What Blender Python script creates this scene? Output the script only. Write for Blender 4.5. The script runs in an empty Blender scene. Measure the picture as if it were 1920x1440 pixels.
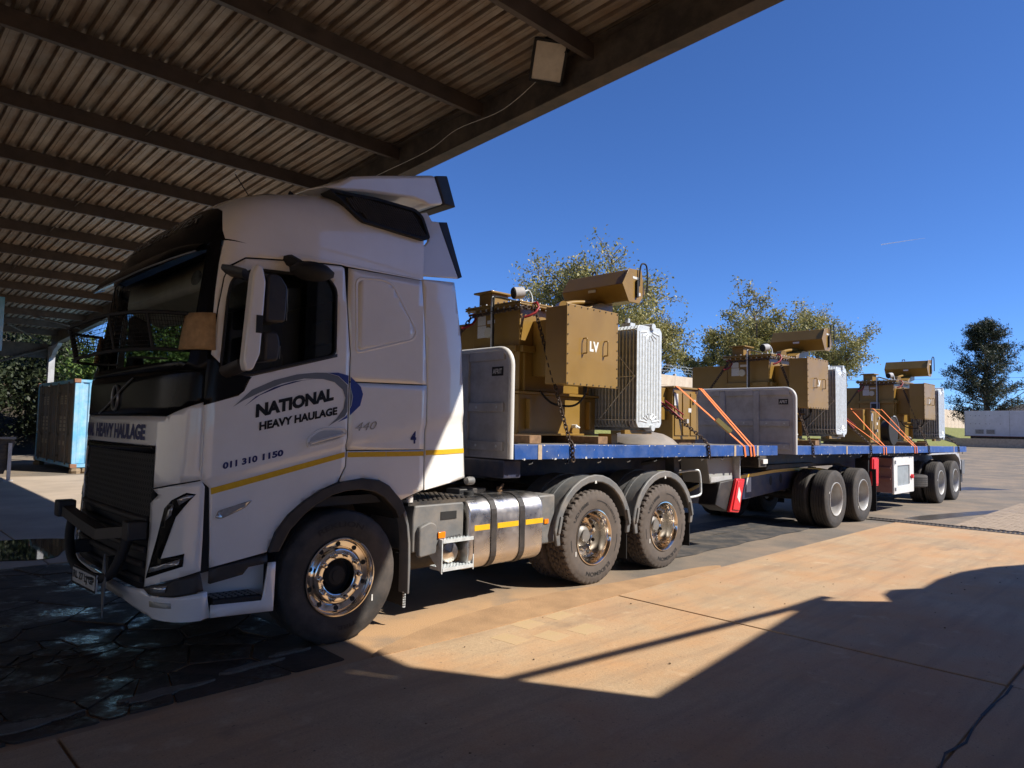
import bpy, bmesh, math, random
import numpy as np
from mathutils import Vector, Matrix, Euler, geometry
R = math.radians
rnd = random.Random(7)
scene = bpy.context.scene
COL = scene.collection

# ------------------------------------------------------------------ camera
cam_d = bpy.data.cameras.new('camera')
cam = bpy.data.objects.new('camera', cam_d); COL.objects.link(cam)
YAW, PITCH, ROLL = 0.792812, 0.0604444, 0.0198055
_f = Vector((math.cos(YAW)*math.cos(PITCH), math.sin(YAW)*math.cos(PITCH), math.sin(PITCH)))
_r0 = Vector((math.sin(YAW), -math.cos(YAW), 0)); _u0 = _r0.cross(_f)
_r = math.cos(ROLL)*_r0 + math.sin(ROLL)*_u0; _u = -math.sin(ROLL)*_r0 + math.cos(ROLL)*_u0
m4 = Matrix((_r, _u, -_f)).transposed().to_4x4(); m4.translation = Vector((-2.902, -6.028, 1.7025))
cam.matrix_world = m4
cam_d.sensor_fit = 'HORIZONTAL'; cam_d.sensor_width = 36; cam_d.lens = 1296.55/1920*36
cam_d.clip_start = .05; cam_d.clip_end = 20000
scene.camera = cam

# ------------------------------------------------------------------ sky and sun
SUN = Vector((.53, -.95, 1.0)).normalized()
EL = math.asin(SUN.z)
w = bpy.data.worlds.new('World'); scene.world = w; w.use_nodes = True
nt = w.node_tree; bgn = nt.nodes['Background']
sky = nt.nodes.new('ShaderNodeTexSky'); sky.sky_type = 'NISHITA'; sky.sun_disc = False
sky.sun_elevation = EL; sky.sun_rotation = math.atan2(SUN.x, SUN.y)
sky.altitude = 1700; sky.air_density = .8; sky.dust_density = .0; sky.ozone_density = 8.0
wb = nt.nodes.new('ShaderNodeMix'); wb.data_type = 'RGBA'; wb.blend_type = 'MULTIPLY'; wb.inputs[0].default_value = 1.0
wb.inputs[7].default_value = (.78, .97, 1.22, 1)   # the phone's white balance, the same over the whole sky
nt.links.new(sky.outputs[0], wb.inputs[6]); nt.links.new(wb.outputs[2], bgn.inputs[0]); bgn.inputs[1].default_value = .1
sl = bpy.data.lights.new('sun', 'SUN'); sl.energy = 5.0; sl.angle = R(.53); sl.color = (1, .93, .82)
so = bpy.data.objects.new('sun', sl); COL.objects.link(so)
so.rotation_euler = (-SUN).to_track_quat('-Z', 'Y').to_euler(); so.location = (20, -30, 40)
vs = scene.view_settings; vs.view_transform = 'Standard'; vs.look = 'None'; vs.exposure = .56; vs.gamma = 1.0
vs.use_curve_mapping = False
scene.cycles.max_bounces = 8; scene.cycles.transparent_max_bounces = 12
scene.cycles.caustics_reflective = False; scene.cycles.caustics_refractive = False

# ------------------------------------------------------------------ materials
MATS = {}
def M(name, col, rough=.5, metal=0., var=.12, scale=6., bump=0., bscale=60., coat=0., dust=None, damt=.45, dscale=3., spec=.5, fine=0., trans=0., em=None):
    if name in MATS: return MATS[name]
    m = bpy.data.materials.new(name); m.use_nodes = True; MATS[name] = m
    n, l = m.node_tree.nodes, m.node_tree.links
    b = n['Principled BSDF']; b.inputs['Roughness'].default_value = rough; b.inputs['Metallic'].default_value = metal
    b.inputs['Specular IOR Level'].default_value = spec
    if coat: b.inputs['Coat Weight'].default_value = coat; b.inputs['Coat Roughness'].default_value = .04
    tc = n.new('ShaderNodeTexCoord')
    def noise(sc, det=6., rg=.6):
        t = n.new('ShaderNodeTexNoise'); t.inputs['Scale'].default_value = sc; t.inputs['Detail'].default_value = det
        t.inputs['Roughness'].default_value = rg; l.new(tc.outputs['Object'], t.inputs['Vector']); return t.outputs['Fac']
    def ramp(src, p0, p1, c0=0., c1=1.):
        r = n.new('ShaderNodeMapRange'); r.inputs[1].default_value = p0; r.inputs[2].default_value = p1
        r.inputs[3].default_value = c0; r.inputs[4].default_value = c1; l.new(src, r.inputs[0]); return r.outputs[0]
    def mix(fac, a, bb):
        x = n.new('ShaderNodeMix'); x.data_type = 'RGBA'
        for i, v in ((0, fac), (6, a), (7, bb)):
            if isinstance(v, (tuple, list)): x.inputs[i].default_value = (*v[:3], 1)
            elif isinstance(v, float): x.inputs[i].default_value = v
            else: l.new(v, x.inputs[i])
        return x.outputs[2]
    m['h'] = 0
    c = col
    if var:
        c = mix(ramp(noise(scale), .3, .7), tuple(v*(1-var) for v in col), tuple(min(1, v*(1+var)) for v in col))
    if fine:
        c = mix(ramp(noise(bscale*2.5, 2.), .35, .65, 0., fine), c, tuple(v*.35 for v in col))
    if dust:
        f = ramp(noise(dscale, 8., .65), .42, .7, 0., damt)
        c = mix(f, c, dust)
        l.new(ramp(f, 0., 1., rough, .9), b.inputs['Roughness'])
    if isinstance(c, tuple): b.inputs['Base Color'].default_value = (*c, 1)
    else: l.new(c, b.inputs['Base Color'])
    if bump:
        bn = n.new('ShaderNodeBump'); bn.inputs['Strength'].default_value = bump; bn.inputs['Distance'].default_value = .01
        l.new(noise(bscale, 8.), bn.inputs['Height']); l.new(bn.outputs[0], b.inputs['Normal'])
    if em: b.inputs['Emission Color'].default_value = (*em[:3], 1); b.inputs['Emission Strength'].default_value = em[3]
    return m
DUST = (.40, .27, .17)
def glass_mat(name, tint, refl=1.0):
    m = bpy.data.materials.new(name); m.use_nodes = True; MATS[name] = m
    n, l = m.node_tree.nodes, m.node_tree.links; n.remove(n['Principled BSDF'])
    t = n.new('ShaderNodeBsdfTransparent'); t.inputs[0].default_value = (*tint, 1)
    g = n.new('ShaderNodeBsdfGlossy'); g.inputs['Roughness'].default_value = .01; g.inputs[0].default_value = (refl, refl, refl, 1)
    fr = n.new('ShaderNodeFresnel'); fr.inputs[0].default_value = 1.5
    x = n.new('ShaderNodeMixShader'); l.new(fr.outputs[0], x.inputs[0]); l.new(t.outputs[0], x.inputs[1]); l.new(g.outputs[0], x.inputs[2])
    l.new(x.outputs[0], n['Material Output'].inputs[0]); return m
def leaf_mat(name, c1, c2, c3):
    m = bpy.data.materials.new(name); m.use_nodes = True; MATS[name] = m
    n, l = m.node_tree.nodes, m.node_tree.links; b = n['Principled BSDF']; b.inputs['Roughness'].default_value = .55
    g = n.new('ShaderNodeNewGeometry'); r = n.new('ShaderNodeValToRGB')
    r.color_ramp.elements[0].color = (*c1, 1); r.color_ramp.elements[1].color = (*c3, 1)
    e = r.color_ramp.elements.new(.55); e.color = (*c2, 1)
    l.new(g.outputs['Random Per Island'], r.inputs[0]); l.new(r.outputs[0], b.inputs['Base Color'])
    t = n.new('ShaderNodeBsdfTranslucent'); l.new(r.outputs[0], t.inputs[0])
    x = n.new('ShaderNodeMixShader'); x.inputs[0].default_value = .3
    l.new(b.outputs[0], x.inputs[1]); l.new(t.outputs[0], x.inputs[2]); l.new(x.outputs[0], n['Material Output'].inputs[0])
    return m

WHITE = M('white_paint', (.84, .83, .81), .3, var=.02, scale=2, coat=1., dust=(.5, .42, .34), damt=.2, dscale=1.3)
BLACKGLOSS = M('black_gloss_panel', (.006, .006, .007), .2, var=.1, spec=.12, dust=(.04, .035, .03), damt=.1)
BLACK = M('black_plastic', (.018, .018, .02), .5, var=.15, dust=(.16, .12, .09), damt=.25)
DARKIN = M('dark_interior', (.03, .03, .032), .7, var=.2)
CREAM = M('cream_lining', (.62, .57, .48), .8, var=.1)
GREYPL = M('grey_plastic', (.13, .135, .14), .5, var=.12, scale=9, dust=(.3, .25, .2), damt=.45, dscale=5, bump=.1, bscale=200)
RUBBER = M('tyre_rubber', (.088, .073, .064), .85, var=.14, scale=5, dust=(.15, .118, .095), damt=.4, dscale=7, bump=.2, bscale=120)
RUBBERT = M('trailer_tyre_rubber', (.04, .037, .035), .82, var=.15, scale=5, dust=(.11, .09, .075), damt=.45, dscale=7, bump=.2, bscale=120)
RUBBERC = M('steer_tyre_rubber', (.022, .022, .023), .7, var=.2, scale=10, dust=(.15, .12, .1), damt=.5, dscale=3, bump=.15, bscale=120)
MATBLACK = M('matt_black', (.012, .012, .013), .75, var=.15)
CHROME = M('polished_alloy', (.78, .72, .64), .09, 1., var=.04, scale=5, dust=(.4, .3, .2), damt=.25, dscale=6)
TANKAL = M('tank_aluminium', (.78, .77, .76), .26, 1., var=.06, scale=3, dust=(.42, .33, .25), damt=.4, dscale=4, bump=.05, bscale=25)
GALV = M('galvanised', (.60, .64, .66), .5, .3, var=.2, scale=22, bump=.08, bscale=90)
STEELP = M('silver_wheel_paint', (.5, .5, .49), .4, .3, var=.1, dust=(.3, .23, .17), damt=.5, dscale=4)
DARKST = M('dark_chassis_steel', (.03, .03, .032), .6, .2, var=.25, dust=(.2, .15, .1), damt=.6, dscale=4)
BLUEP = M('blue_deck_paint', (.010, .062, .26), .5, var=.2, scale=5, dust=(.16, .21, .33), damt=.3, dscale=7)
NAVY = M('navy_paint', (.015, .022, .06), .5, var=.2, scale=5, dust=(.3, .24, .17), damt=.35)
GREYP = M('grey_headboard_paint', (.44, .44, .45), .55, var=.08, scale=3, dust=(.2, .18, .165), damt=.55, dscale=3.5)
BROWNP = M('transformer_brown_paint', (.25, .146, .027), .36, var=.1, scale=3, coat=.12, dust=(.28, .175, .05), damt=.35, dscale=2.5)
LABEL = M('printed_label', (.62, .62, .6), .5, var=.15, scale=60)
REDP = M('red_plastic', (.62, .02, .025), .35, var=.08)
REDSTEEL = M('red_shackle_paint', (.25, .012, .016), .5, var=.2)
YELTAPE = M('yellow_reflective_tape', (.72, .42, .015), .4, var=.08, scale=30)
NAVYTXT = M('navy_vinyl', (.012, .018, .12), .4, var=.05)
BLACKTXT = M('black_vinyl', (.006, .006, .007), .35, var=0)
SILTXT = M('silver_vinyl', (.22, .23, .24), .35, .5, var=.05)
BLUETXT = M('blue_vinyl', (.03, .06, .28), .3, var=.1)
WHITETXT = M('white_vinyl', (.75, .75, .72), .5, var=.03)
CHAIN = M('rusty_chain', (.09, .065, .05), .6, .6, var=.4, scale=30)
ORANGE = M('orange_webbing', (.72, .17, .035), .75, var=.2, scale=40)
BUFF = M('buff_webbing', (.42, .33, .24), .85, var=.25, scale=20)
WOOD = M('timber', (.40, .25, .12), .75, var=.3, scale=14, bump=.2, bscale=40)
BEARER = M('bearer_timber', (.22, .13, .07), .85, var=.35, scale=14, bump=.3, bscale=40)
AMBER = M('amber_lens', (.85, .22, .01), .2, var=.05)
LENS = M('clear_lens', (.45, .46, .47), .08, .6, var=.2, scale=40)
MIRROR = M('mirror_glass', (.5, .52, .55), .03, 1., var=0)
GLASS = glass_mat('window_glass', (.72, .75, .73), .4)
GLASSD = glass_mat('side_glass', (.30, .33, .33))
HIDECK = M('deck_board_grey', (.2, .18, .16), .85, var=.3, scale=9, bump=.3, bscale=60)
CONC_DUST = (.46, .28, .15)

# ------------------------------------------------------------------ mesh helpers
class MB:
    def __init__(s): s.v = []; s.f = []
    def add(s, v, f):
        o = len(s.v); s.v += [tuple(p) for p in v]; s.f += [tuple(i+o for i in q) for q in f]; return s
    def box(s, x0, x1, y0, y1, z0, z1, mat=None):
        v = [(x, y, z) for x in (x0, x1) for y in (y0, y1) for z in (z0, z1)]
        if mat is not None: v = [mat @ Vector(p) for p in v]
        return s.add(v, [(0, 1, 3, 2), (4, 6, 7, 5), (0, 4, 5, 1), (2, 3, 7, 6), (0, 2, 6, 4), (1, 5, 7, 3)])
    def cbox(s, c, d, rot=(0, 0, 0)):
        mt = Matrix.Translation(c) @ Euler(rot).to_matrix().to_4x4()
        return s.box(-d[0]/2, d[0]/2, -d[1]/2, d[1]/2, -d[2]/2, d[2]/2, mt)
    def prism(s, poly, ax, a0, a1):
        def P(p, a):
            return {'x': (a, p[0], p[1]), 'y': (p[0], a, p[1]), 'z': (p[0], p[1], a)}[ax]
        n = len(poly); v = [P(p, a0) for p in poly] + [P(p, a1) for p in poly]
        return s.add(v, [tuple(range(n))[::-1], tuple(range(n, 2*n))] + [(i, (i+1) % n, (i+1) % n+n, i+n) for i in range(n)])
    def ring(s, outer, inner, ax, a0, a1):
        def P(p, a): return {'x': (a, p[0], p[1]), 'y': (p[0], a, p[1]), 'z': (p[0], p[1], a)}[ax]
        n = len(outer); v = [P(p, a) for a in (a0, a1) for q in (outer, inner) for p in q]
        f = []
        for i in range(n):
            j = (i+1) % n
            f += [(i, j, n+j, n+i), (2*n+i, 3*n+i, 3*n+j, 2*n+j), (i, 2*n+i, 2*n+j, j), (n+i, n+j, 3*n+j, 3*n+i)]
        return s.add(v, f)
    def cyl(s, p0, p1, r0, r1=None, n=16, caps=True):
        r1 = r0 if r1 is None else r1
        p0 = Vector(p0); p1 = Vector(p1); d = (p1-p0).normalized()
        a = d.orthogonal().normalized(); b = d.cross(a)
        v = [p+(a*math.cos(t)+b*math.sin(t))*r for p, r in ((p0, r0), (p1, r1)) for t in [2*math.pi*i/n for i in range(n)]]
        f = [(i, (i+1) % n, (i+1) % n+n, i+n) for i in range(n)]
        if caps: f += [tuple(range(n))[::-1], tuple(range(n, 2*n))]
        return s.add(v, f)
    def tube(s, pts, r, n=8, closed=False, caps=True, flat=None):
        pts = [Vector(p) for p in pts]; m = len(pts); up = None; v = []
        for i, p in enumerate(pts):
            if closed: d = (pts[(i+1) % m]-pts[i-1]).normalized()
            else: d = (pts[min(i+1, m-1)]-pts[max(i-1, 0)]).normalized()
            if up is None: up = d.orthogonal().normalized() if flat is None else Vector(flat)
            a = (up-d*up.dot(d)); a = a.normalized() if a.length > 1e-6 else d.orthogonal().normalized(); up = a; b = d.cross(a)
            ra, rb = (r if isinstance(r, tuple) else (r, r))
            v += [p+a*math.cos(2*math.pi*k/n)*ra+b*math.sin(2*math.pi*k/n)*rb for k in range(n)]
        f = [(i*n+k, i*n+(k+1) % n, ((i+1) % m)*n+(k+1) % n, ((i+1) % m)*n+k) for i in range(m if closed else m-1) for k in range(n)]
        if caps and not closed: f += [tuple(range(n))[::-1], tuple(range((m-1)*n, m*n))]
        return s.add(v, f)
    def lathe(s, prof, n=48, o=(0, 0, 0), ax='y', wob=None):
        m = len(prof); v = []
        for i in range(n):
            t = 2*math.pi*i/n
            for k, (r, a) in enumerate(prof):
                if wob: r += wob(i, k)
                c, q = r*math.cos(t), r*math.sin(t)
                p = {'y': (c, a, q), 'x': (a, c, q), 'z': (c, q, a)}[ax]
                v.append((p[0]+o[0], p[1]+o[1], p[2]+o[2]))
        return s.add(v, [(i*m+k, i*m+k+1, ((i+1) % n)*m+k+1, ((i+1) % n)*m+k) for i in range(n) for k in range(m-1)])
    def build(s, name, mat, parent=None, smooth=None, bevel=0., loc=None, seg=2, fix=True):
        me = bpy.data.meshes.new(name); me.from_pydata(s.v, [], s.f); me.update()
        if fix:
            bm = bmesh.new(); bm.from_mesh(me); bmesh.ops.recalc_face_normals(bm, faces=bm.faces); bm.to_mesh(me); bm.free()
        return link(name, me, mat, parent, smooth, bevel, loc, seg)
def link(name, me, mat, parent=None, smooth=None, bevel=0., loc=None, seg=2):
    if mat is not None and not me.materials: me.materials.append(mat)
    if smooth:
        me.shade_smooth(); me.set_sharp_from_angle(angle=R(smooth))
    o = bpy.data.objects.new(name, me); COL.objects.link(o)
    if parent is not None: o.parent = parent
    if loc is not None: o.location = loc
    if bevel:
        b = o.modifiers.new('bevel', 'BEVEL'); b.width = bevel; b.segments = seg; b.limit_method = 'ANGLE'; b.angle_limit = R(38)
        if not smooth: me.shade_smooth(); me.set_sharp_from_angle(angle=R(35))
    return o
def empty(name, loc=(0, 0, 0), parent=None, rot=(0, 0, 0)):
    o = bpy.data.objects.new(name, None); COL.objects.link(o); o.location = loc; o.rotation_euler = rot
    o.empty_display_size = .1
    if parent is not None: o.parent = parent
    return o
def tag(o, label=None, cat=None, group=None, kind=None):
    if label: o['label'] = label
    if cat: o['category'] = cat
    if group: o['group'] = group
    if kind: o['kind'] = kind
    return o
def copy_tree(o, parent=None, loc=None, rot=None):
    c = o.copy(); COL.objects.link(c); c.parent = parent
    if loc is not None: c.location = loc
    if rot is not None: c.rotation_euler = rot
    for ch in [x for x in bpy.data.objects if x.parent == o]: copy_tree(ch, c)
    return c
def copies(o, parent, locs, rots=None):
    out = []
    for i, p in enumerate(locs):
        c = o.copy(); COL.objects.link(c); c.parent = parent; c.location = p
        if rots: c.rotation_euler = rots[i]
        out.append(c)
    return out
def bez(p, n=24):
    p = [Vector(q) for q in p]; out = []
    for i in range(n+1):
        t = i/n; q = p[:]
        while len(q) > 1: q = [q[k].lerp(q[k+1], t) for k in range(len(q)-1)]
        out.append(q[0])
    return out
def smoothline(pts, n=8):
    pts = [Vector(p) for p in pts]; out = []
    for i in range(len(pts)-1):
        p0, p1, p2, p3 = pts[max(i-1, 0)], pts[i], pts[i+1], pts[min(i+2, len(pts)-1)]
        for k in range(n):
            t = k/n
            out.append(.5*((2*p1)+(p2-p0)*t+(2*p0-5*p1+4*p2-p3)*t*t+(3*p1-p0-3*p2+p3)*t**3))
    return out+[pts[-1]]
def rrect(x0, x1, z0, z1, r, n=5):
    out = []
    for cx, cz, a in ((x1-r, z1-r, 0), (x0+r, z1-r, 90), (x0+r, z0+r, 180), (x1-r, z0+r, 270)):
        for i in range(n+1):
            t = R(a+90*i/n); out.append((cx+r*math.cos(t), cz+r*math.sin(t)))
    return out
def rpoly(poly, r, n=4):
    """round the corners of a polygon"""
    out = []; m = len(poly)
    for i in range(m):
        p0, p, p2 = (Vector(poly[(i+k) % m]).to_2d() for k in (-1, 0, 1))
        a, b = (p0-p), (p2-p); rr = min(r, a.length*.45, b.length*.45)
        q0, q1 = p+a.normalized()*rr, p+b.normalized()*rr
        for k in range(n+1):
            t = k/n; out.append(tuple(q0*(1-t)**2+p*2*t*(1-t)+q1*t*t))
    return out
def panel(poly, fn, holes=(), step=.06, thick=.012, flip=False, name='panel', mat=None, parent=None, smooth=40):
    """a sheet panel: 2-D outline with holes, cut into a grid, laid on a surface fn(u, v) -> xyz, given thickness"""
    loops = [list(poly)]+[list(h) for h in holes]
    pts = [Vector((p[0], p[1], 0)) for L in loops for p in L]
    tris = geometry.tessellate_polygon([[Vector((p[0], p[1], 0)) for p in L] for L in loops])
    bm = bmesh.new(); vs_ = [bm.verts.new(p) for p in pts]
    for t in tris:
        try: bm.faces.new([vs_[i] for i in t])
        except ValueError: pass
    xs = [p.x for p in pts]; zs = [p.y for p in pts]
    for lo, hi, no in ((min(xs), max(xs), (1, 0, 0)), (min(zs), max(zs), (0, 1, 0))):
        k = int((hi-lo)/step)
        for i in range(1, k+1):
            c = lo+(hi-lo)*i/(k+1)
            bmesh.ops.bisect_plane(bm, geom=bm.verts[:]+bm.edges[:]+bm.faces[:], plane_co=(c if no[0] else 0, c if no[1] else 0, 0), plane_no=no)
    for fc in bm.faces:
        fc.normal_update()
        if (fc.normal.z < 0) != flip: fc.normal_flip()
    for v in bm.verts: v.co = Vector(fn(v.co.x, v.co.y))
    me = bpy.data.meshes.new(name); bm.to_mesh(me); bm.free()
    o = link(name, me, mat, parent, smooth)
    if thick:
        so_ = o.modifiers.new('solid', 'SOLIDIFY'); so_.thickness = thick; so_.offset = -1; so_.use_even_offset = False
    return o
def text_data(s, bold=.0, shear=0., space=1.):
    c = bpy.data.curves.new('txt', 'FONT'); c.body = s; c.size = 1; c.offset = bold; c.shear = shear; c.resolution_u = 3; c.fill_mode = 'FRONT'
    c.space_character = space
    o = bpy.data.objects.new('txt', c); COL.objects.link(o)
    dg = bpy.context.evaluated_depsgraph_get(); me = bpy.data.meshes.new_from_object(o.evaluated_get(dg))
    v = [tuple(p.co) for p in me.vertices]; f = [tuple(p.vertices) for p in me.polygons]
    bpy.data.objects.remove(o); bpy.data.curves.remove(c); bpy.data.meshes.remove(me)
    x0 = min(p[0] for p in v); x1 = max(p[0] for p in v); y0 = min(p[1] for p in v); y1 = max(p[1] for p in v)
    return [((p[0]-x0)/(x1-x0), (p[1]-y0)/(y1-y0)) for p in v], f
def text(name, s, fn, mat, parent, bold=.015, shear=0., space=1., flip=False):
    """fn(u, v) with u, v in 0..1 across the text's box -> xyz"""
    v, f = text_data(s, bold, shear, space)
    b = MB(); b.add([fn(*p) for p in v], [q[::-1] if flip else q for q in f])
    return b.build(name, mat, parent, fix=False)
# ================================================================== GROUND
def ground_mat():
    m = M('yard_asphalt', (.215, .185, .15), .9, var=.18, scale=.9, bump=.5, bscale=70, fine=.75, dust=(.40, .285, .185), damt=.55, dscale=.8)
    n, l = m.node_tree.nodes, m.node_tree.links; b = n['Principled BSDF']
    tc = [x for x in n if x.type == 'TEX_COORD'][0]; src = b.inputs['Base Color'].links[0].from_socket
    sp = n.new('ShaderNodeSeparateXYZ'); l.new(tc.outputs['Object'], sp.inputs[0])
    def rng(s, a, b_, c, d):
        r = n.new('ShaderNodeMapRange'); r.interpolation_type = 'SMOOTHSTEP'
        for i, v in enumerate((a, b_, c, d)): r.inputs[i+1].default_value = v
        l.new(s, r.inputs[0]); return r.outputs[0]
    def mul(a, b_):
        q = n.new('ShaderNodeMath'); q.operation = 'MULTIPLY'; l.new(a, q.inputs[0]); l.new(b_, q.inputs[1]); return q.outputs[0]
    nz = n.new('ShaderNodeTexNoise'); nz.inputs['Scale'].default_value = 2.2; nz.inputs['Detail'].default_value = 9; l.new(tc.outputs['Object'], nz.inputs['Vector'])
    k = mul(rng(sp.outputs[1], -.5, -1.2, 0, 1), rng(sp.outputs[0], 4.2, 1.6, 0, 1))
    k2 = mul(k, rng(nz.outputs['Fac'], .3, .55, .35, 1))
    x = n.new('ShaderNodeMix'); x.data_type = 'RGBA'; l.new(k2, x.inputs[0]); l.new(src, x.inputs[6]); x.inputs[7].default_value = (.47, .29, .15, 1)
    l.new(x.outputs[2], b.inputs['Base Color'])
    return m
ASPH = ground_mat()
def conc_mat():
    m = M('old_concrete', (.50, .355, .215), .85, var=.16, scale=1.1, bump=.3, bscale=45, fine=.35, dust=(.50, .265, .115), damt=.75, dscale=.9)
    n, l = m.node_tree.nodes, m.node_tree.links; b = n['Principled BSDF']; tc = [x for x in n if x.type == 'TEX_COORD'][0]
    def noise(sc, vec, det=8., rot=0.):
        mp = n.new('ShaderNodeMapping'); mp.inputs['Scale'].default_value = vec; mp.inputs['Rotation'].default_value = (0, 0, rot); l.new(tc.outputs['Object'], mp.inputs[0])
        t = n.new('ShaderNodeTexNoise'); t.inputs['Scale'].default_value = sc; t.inputs['Detail'].default_value = det; t.inputs['Roughness'].default_value = .62; l.new(mp.outputs[0], t.inputs['Vector']); return t.outputs['Fac']
    def rng(s, a, b_, c, d):
        r = n.new('ShaderNodeMapRange')
        for i, v in enumerate((a, b_, c, d)): r.inputs[i+1].default_value = v
        l.new(s, r.inputs[0]); return r.outputs[0]
    def over(fac, col):
        x = n.new('ShaderNodeMix'); x.data_type = 'RGBA'; l.new(fac, x.inputs[0]); l.new(b.inputs['Base Color'].links[0].from_socket, x.inputs[6]); x.inputs[7].default_value = (*col, 1); l.new(x.outputs[2], b.inputs['Base Color'])
    over(rng(noise(1.6, (.35, 3.2, 1), rot=.12), .48, .70, 0, .6), (.27, .19, .125))      # scuffed streaks along the traffic
    over(rng(noise(.55, (1, 1, 1)), .52, .70, 0, .55), (.36, .175, .085))                   # red dust lying in the hollows
    over(rng(noise(3.1, (1, 1, 1), 10), .60, .72, 0, .5), (.60, .46, .30))                   # pale worn cement
    over(rng(noise(38, (1, 1, 1), 3), .66, .72, 0, .8), (.10, .075, .055))                   # grit
    over(rng(noise(.9, (1, 1.3, 1), 9, .8), .63, .70, 0, .4), (.16, .115, .085))             # oil
    return m
CONC = conc_mat()
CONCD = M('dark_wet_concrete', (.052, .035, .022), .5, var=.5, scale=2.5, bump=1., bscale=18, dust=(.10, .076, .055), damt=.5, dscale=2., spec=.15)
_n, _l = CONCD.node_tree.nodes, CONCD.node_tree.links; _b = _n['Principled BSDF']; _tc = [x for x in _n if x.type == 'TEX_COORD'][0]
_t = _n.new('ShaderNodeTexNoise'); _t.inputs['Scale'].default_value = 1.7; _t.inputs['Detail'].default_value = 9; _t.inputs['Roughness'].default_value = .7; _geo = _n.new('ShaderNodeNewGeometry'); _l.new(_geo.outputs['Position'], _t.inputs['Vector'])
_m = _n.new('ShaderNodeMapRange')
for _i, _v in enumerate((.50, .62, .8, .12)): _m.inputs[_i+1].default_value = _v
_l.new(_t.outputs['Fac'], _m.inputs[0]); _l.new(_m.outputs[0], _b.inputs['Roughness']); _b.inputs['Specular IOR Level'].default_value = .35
CONCF = M('far_concrete', (.42, .34, .26), .85, var=.2, scale=.7, bump=.2, bscale=30, dust=(.3, .25, .2), damt=.5, dscale=.6)
WATER = M('standing_water', (.02, .019, .018), .03, var=.1, scale=3, spec=.6)
WET = M('wet_asphalt', (.075, .065, .055), .28, var=.3, scale=3, bump=.35, bscale=60)
DIRT = M('red_dirt', (.44, .27, .14), .95, var=.2, scale=3, bump=.5, bscale=60, fine=.4)
PLASTERP = M('mortar_patch', (.36, .30, .24), .85, var=.2, scale=5, bump=.3, bscale=50)
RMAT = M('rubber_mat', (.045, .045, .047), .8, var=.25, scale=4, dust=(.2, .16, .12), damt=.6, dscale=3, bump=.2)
GRASS = M('dry_grass', (.16, .17, .045), .9, var=.35, scale=6, bump=.6, bscale=30)
SOIL = M('bank_soil', (.22, .16, .10), .95, var=.3, scale=1.5, bump=.5, bscale=10)

def gz(x, y):
    """height of the ground sheet"""
    h = .0135*max(0., min(x, 72)-22) if x > 22 else 0.
    return h-.02 if x > 22 else 0.
def lin(a, b, n): return [a+(b-a)*i/n for i in range(n+1)]
gx = [-3000, -800, -200, -80, -40]+lin(-20, 22, 8)+lin(24, 72, 16)+[90, 130, 250, 700, 3000]
gy = [-3000, -800, -200, -60, -20]+lin(-8, 24, 10)+[30, 45, 80, 200, 800, 3000]
g = MB(); nx, ny = len(gx), len(gy)
g.add([(x, y, gz(x, y)) for x in gx for y in gy], [(i*ny+j, (i+1)*ny+j, (i+1)*ny+j+1, i*ny+j+1) for i in range(nx-1) for j in range(ny-1)])
tag(g.build('ground', ASPH, smooth=60), kind='structure')

def slab(x0, x1, y0, y1, z, mat, parent, name='concrete_slab', j=.008):
    b = MB(); b.box(x0+j, x1-j, y0+j, y1-j, -.12, z); return b.build(name, mat, parent, bevel=.006)
apron = tag(empty('concrete_apron'), kind='structure')
XJ = [-20.6, -15.9, -11.3, -6.6, -1.95, 2.87, 7.42, 11.72]
for i in range(7):
    slab(XJ[i], XJ[i+1], -5.0, -1.7, .014+.003*(i % 2), CONC, apron); slab(XJ[i], XJ[i+1], -7.72, -5.0, .015+.003*((i+1) % 2), CONC, apron)
# fine crack along the longitudinal joint, where the concrete has broken away
b = MB(); pts = [(2.9-.25*i+rnd.uniform(-.02, .02), -5.0+rnd.uniform(-.03, .03)) for i in range(24)]
for i in range(23):
    (x0, y0), (x1, y1) = pts[i], pts[i+1]; q = .004+.006*rnd.random()
    b.add([(x0, y0-q, .0205), (x1, y1-q, .0205), (x1, y1+q, .0205), (x0, y0+q, .0205)], [(0, 1, 2, 3)])
b.build('joint_crack', MATBLACK, apron)
PMARK = M('faded_yellow_paint', (.55, .395, .215), .85, var=.1, scale=5, bump=.2, bscale=45, fine=.3, dust=(.47, .32, .19), damt=1., dscale=6)
for (x, y, a, c, rz) in ((1.45, -1.86, .24, .20, .1), (1.86, -1.86, .26, .16, .05), (1.36, -2.22, .22, .22, .12), (1.72, -2.28, .28, .2, .08), (1.05, -2.05, .18, .26, .1)):
    q = MB(); q.box(-a/2, a/2, -c/2, c/2, -.004, 0); o = q.build('paint_mark', PMARK, apron, loc=(x, y, .0152)); o.rotation_euler = (0, 0, rz)
far = tag(empty('far_concrete_yard'), kind='structure')
for i, x0 in enumerate((-16, -11, -6, -1.0)):
    slab(x0, x0+5, 3.45, 9.4, .012+.002*(i % 2), CONCF, far); slab(x0, x0+5, 9.4, 17.4, .014+.002*(i % 2), CONCF, far)

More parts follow.
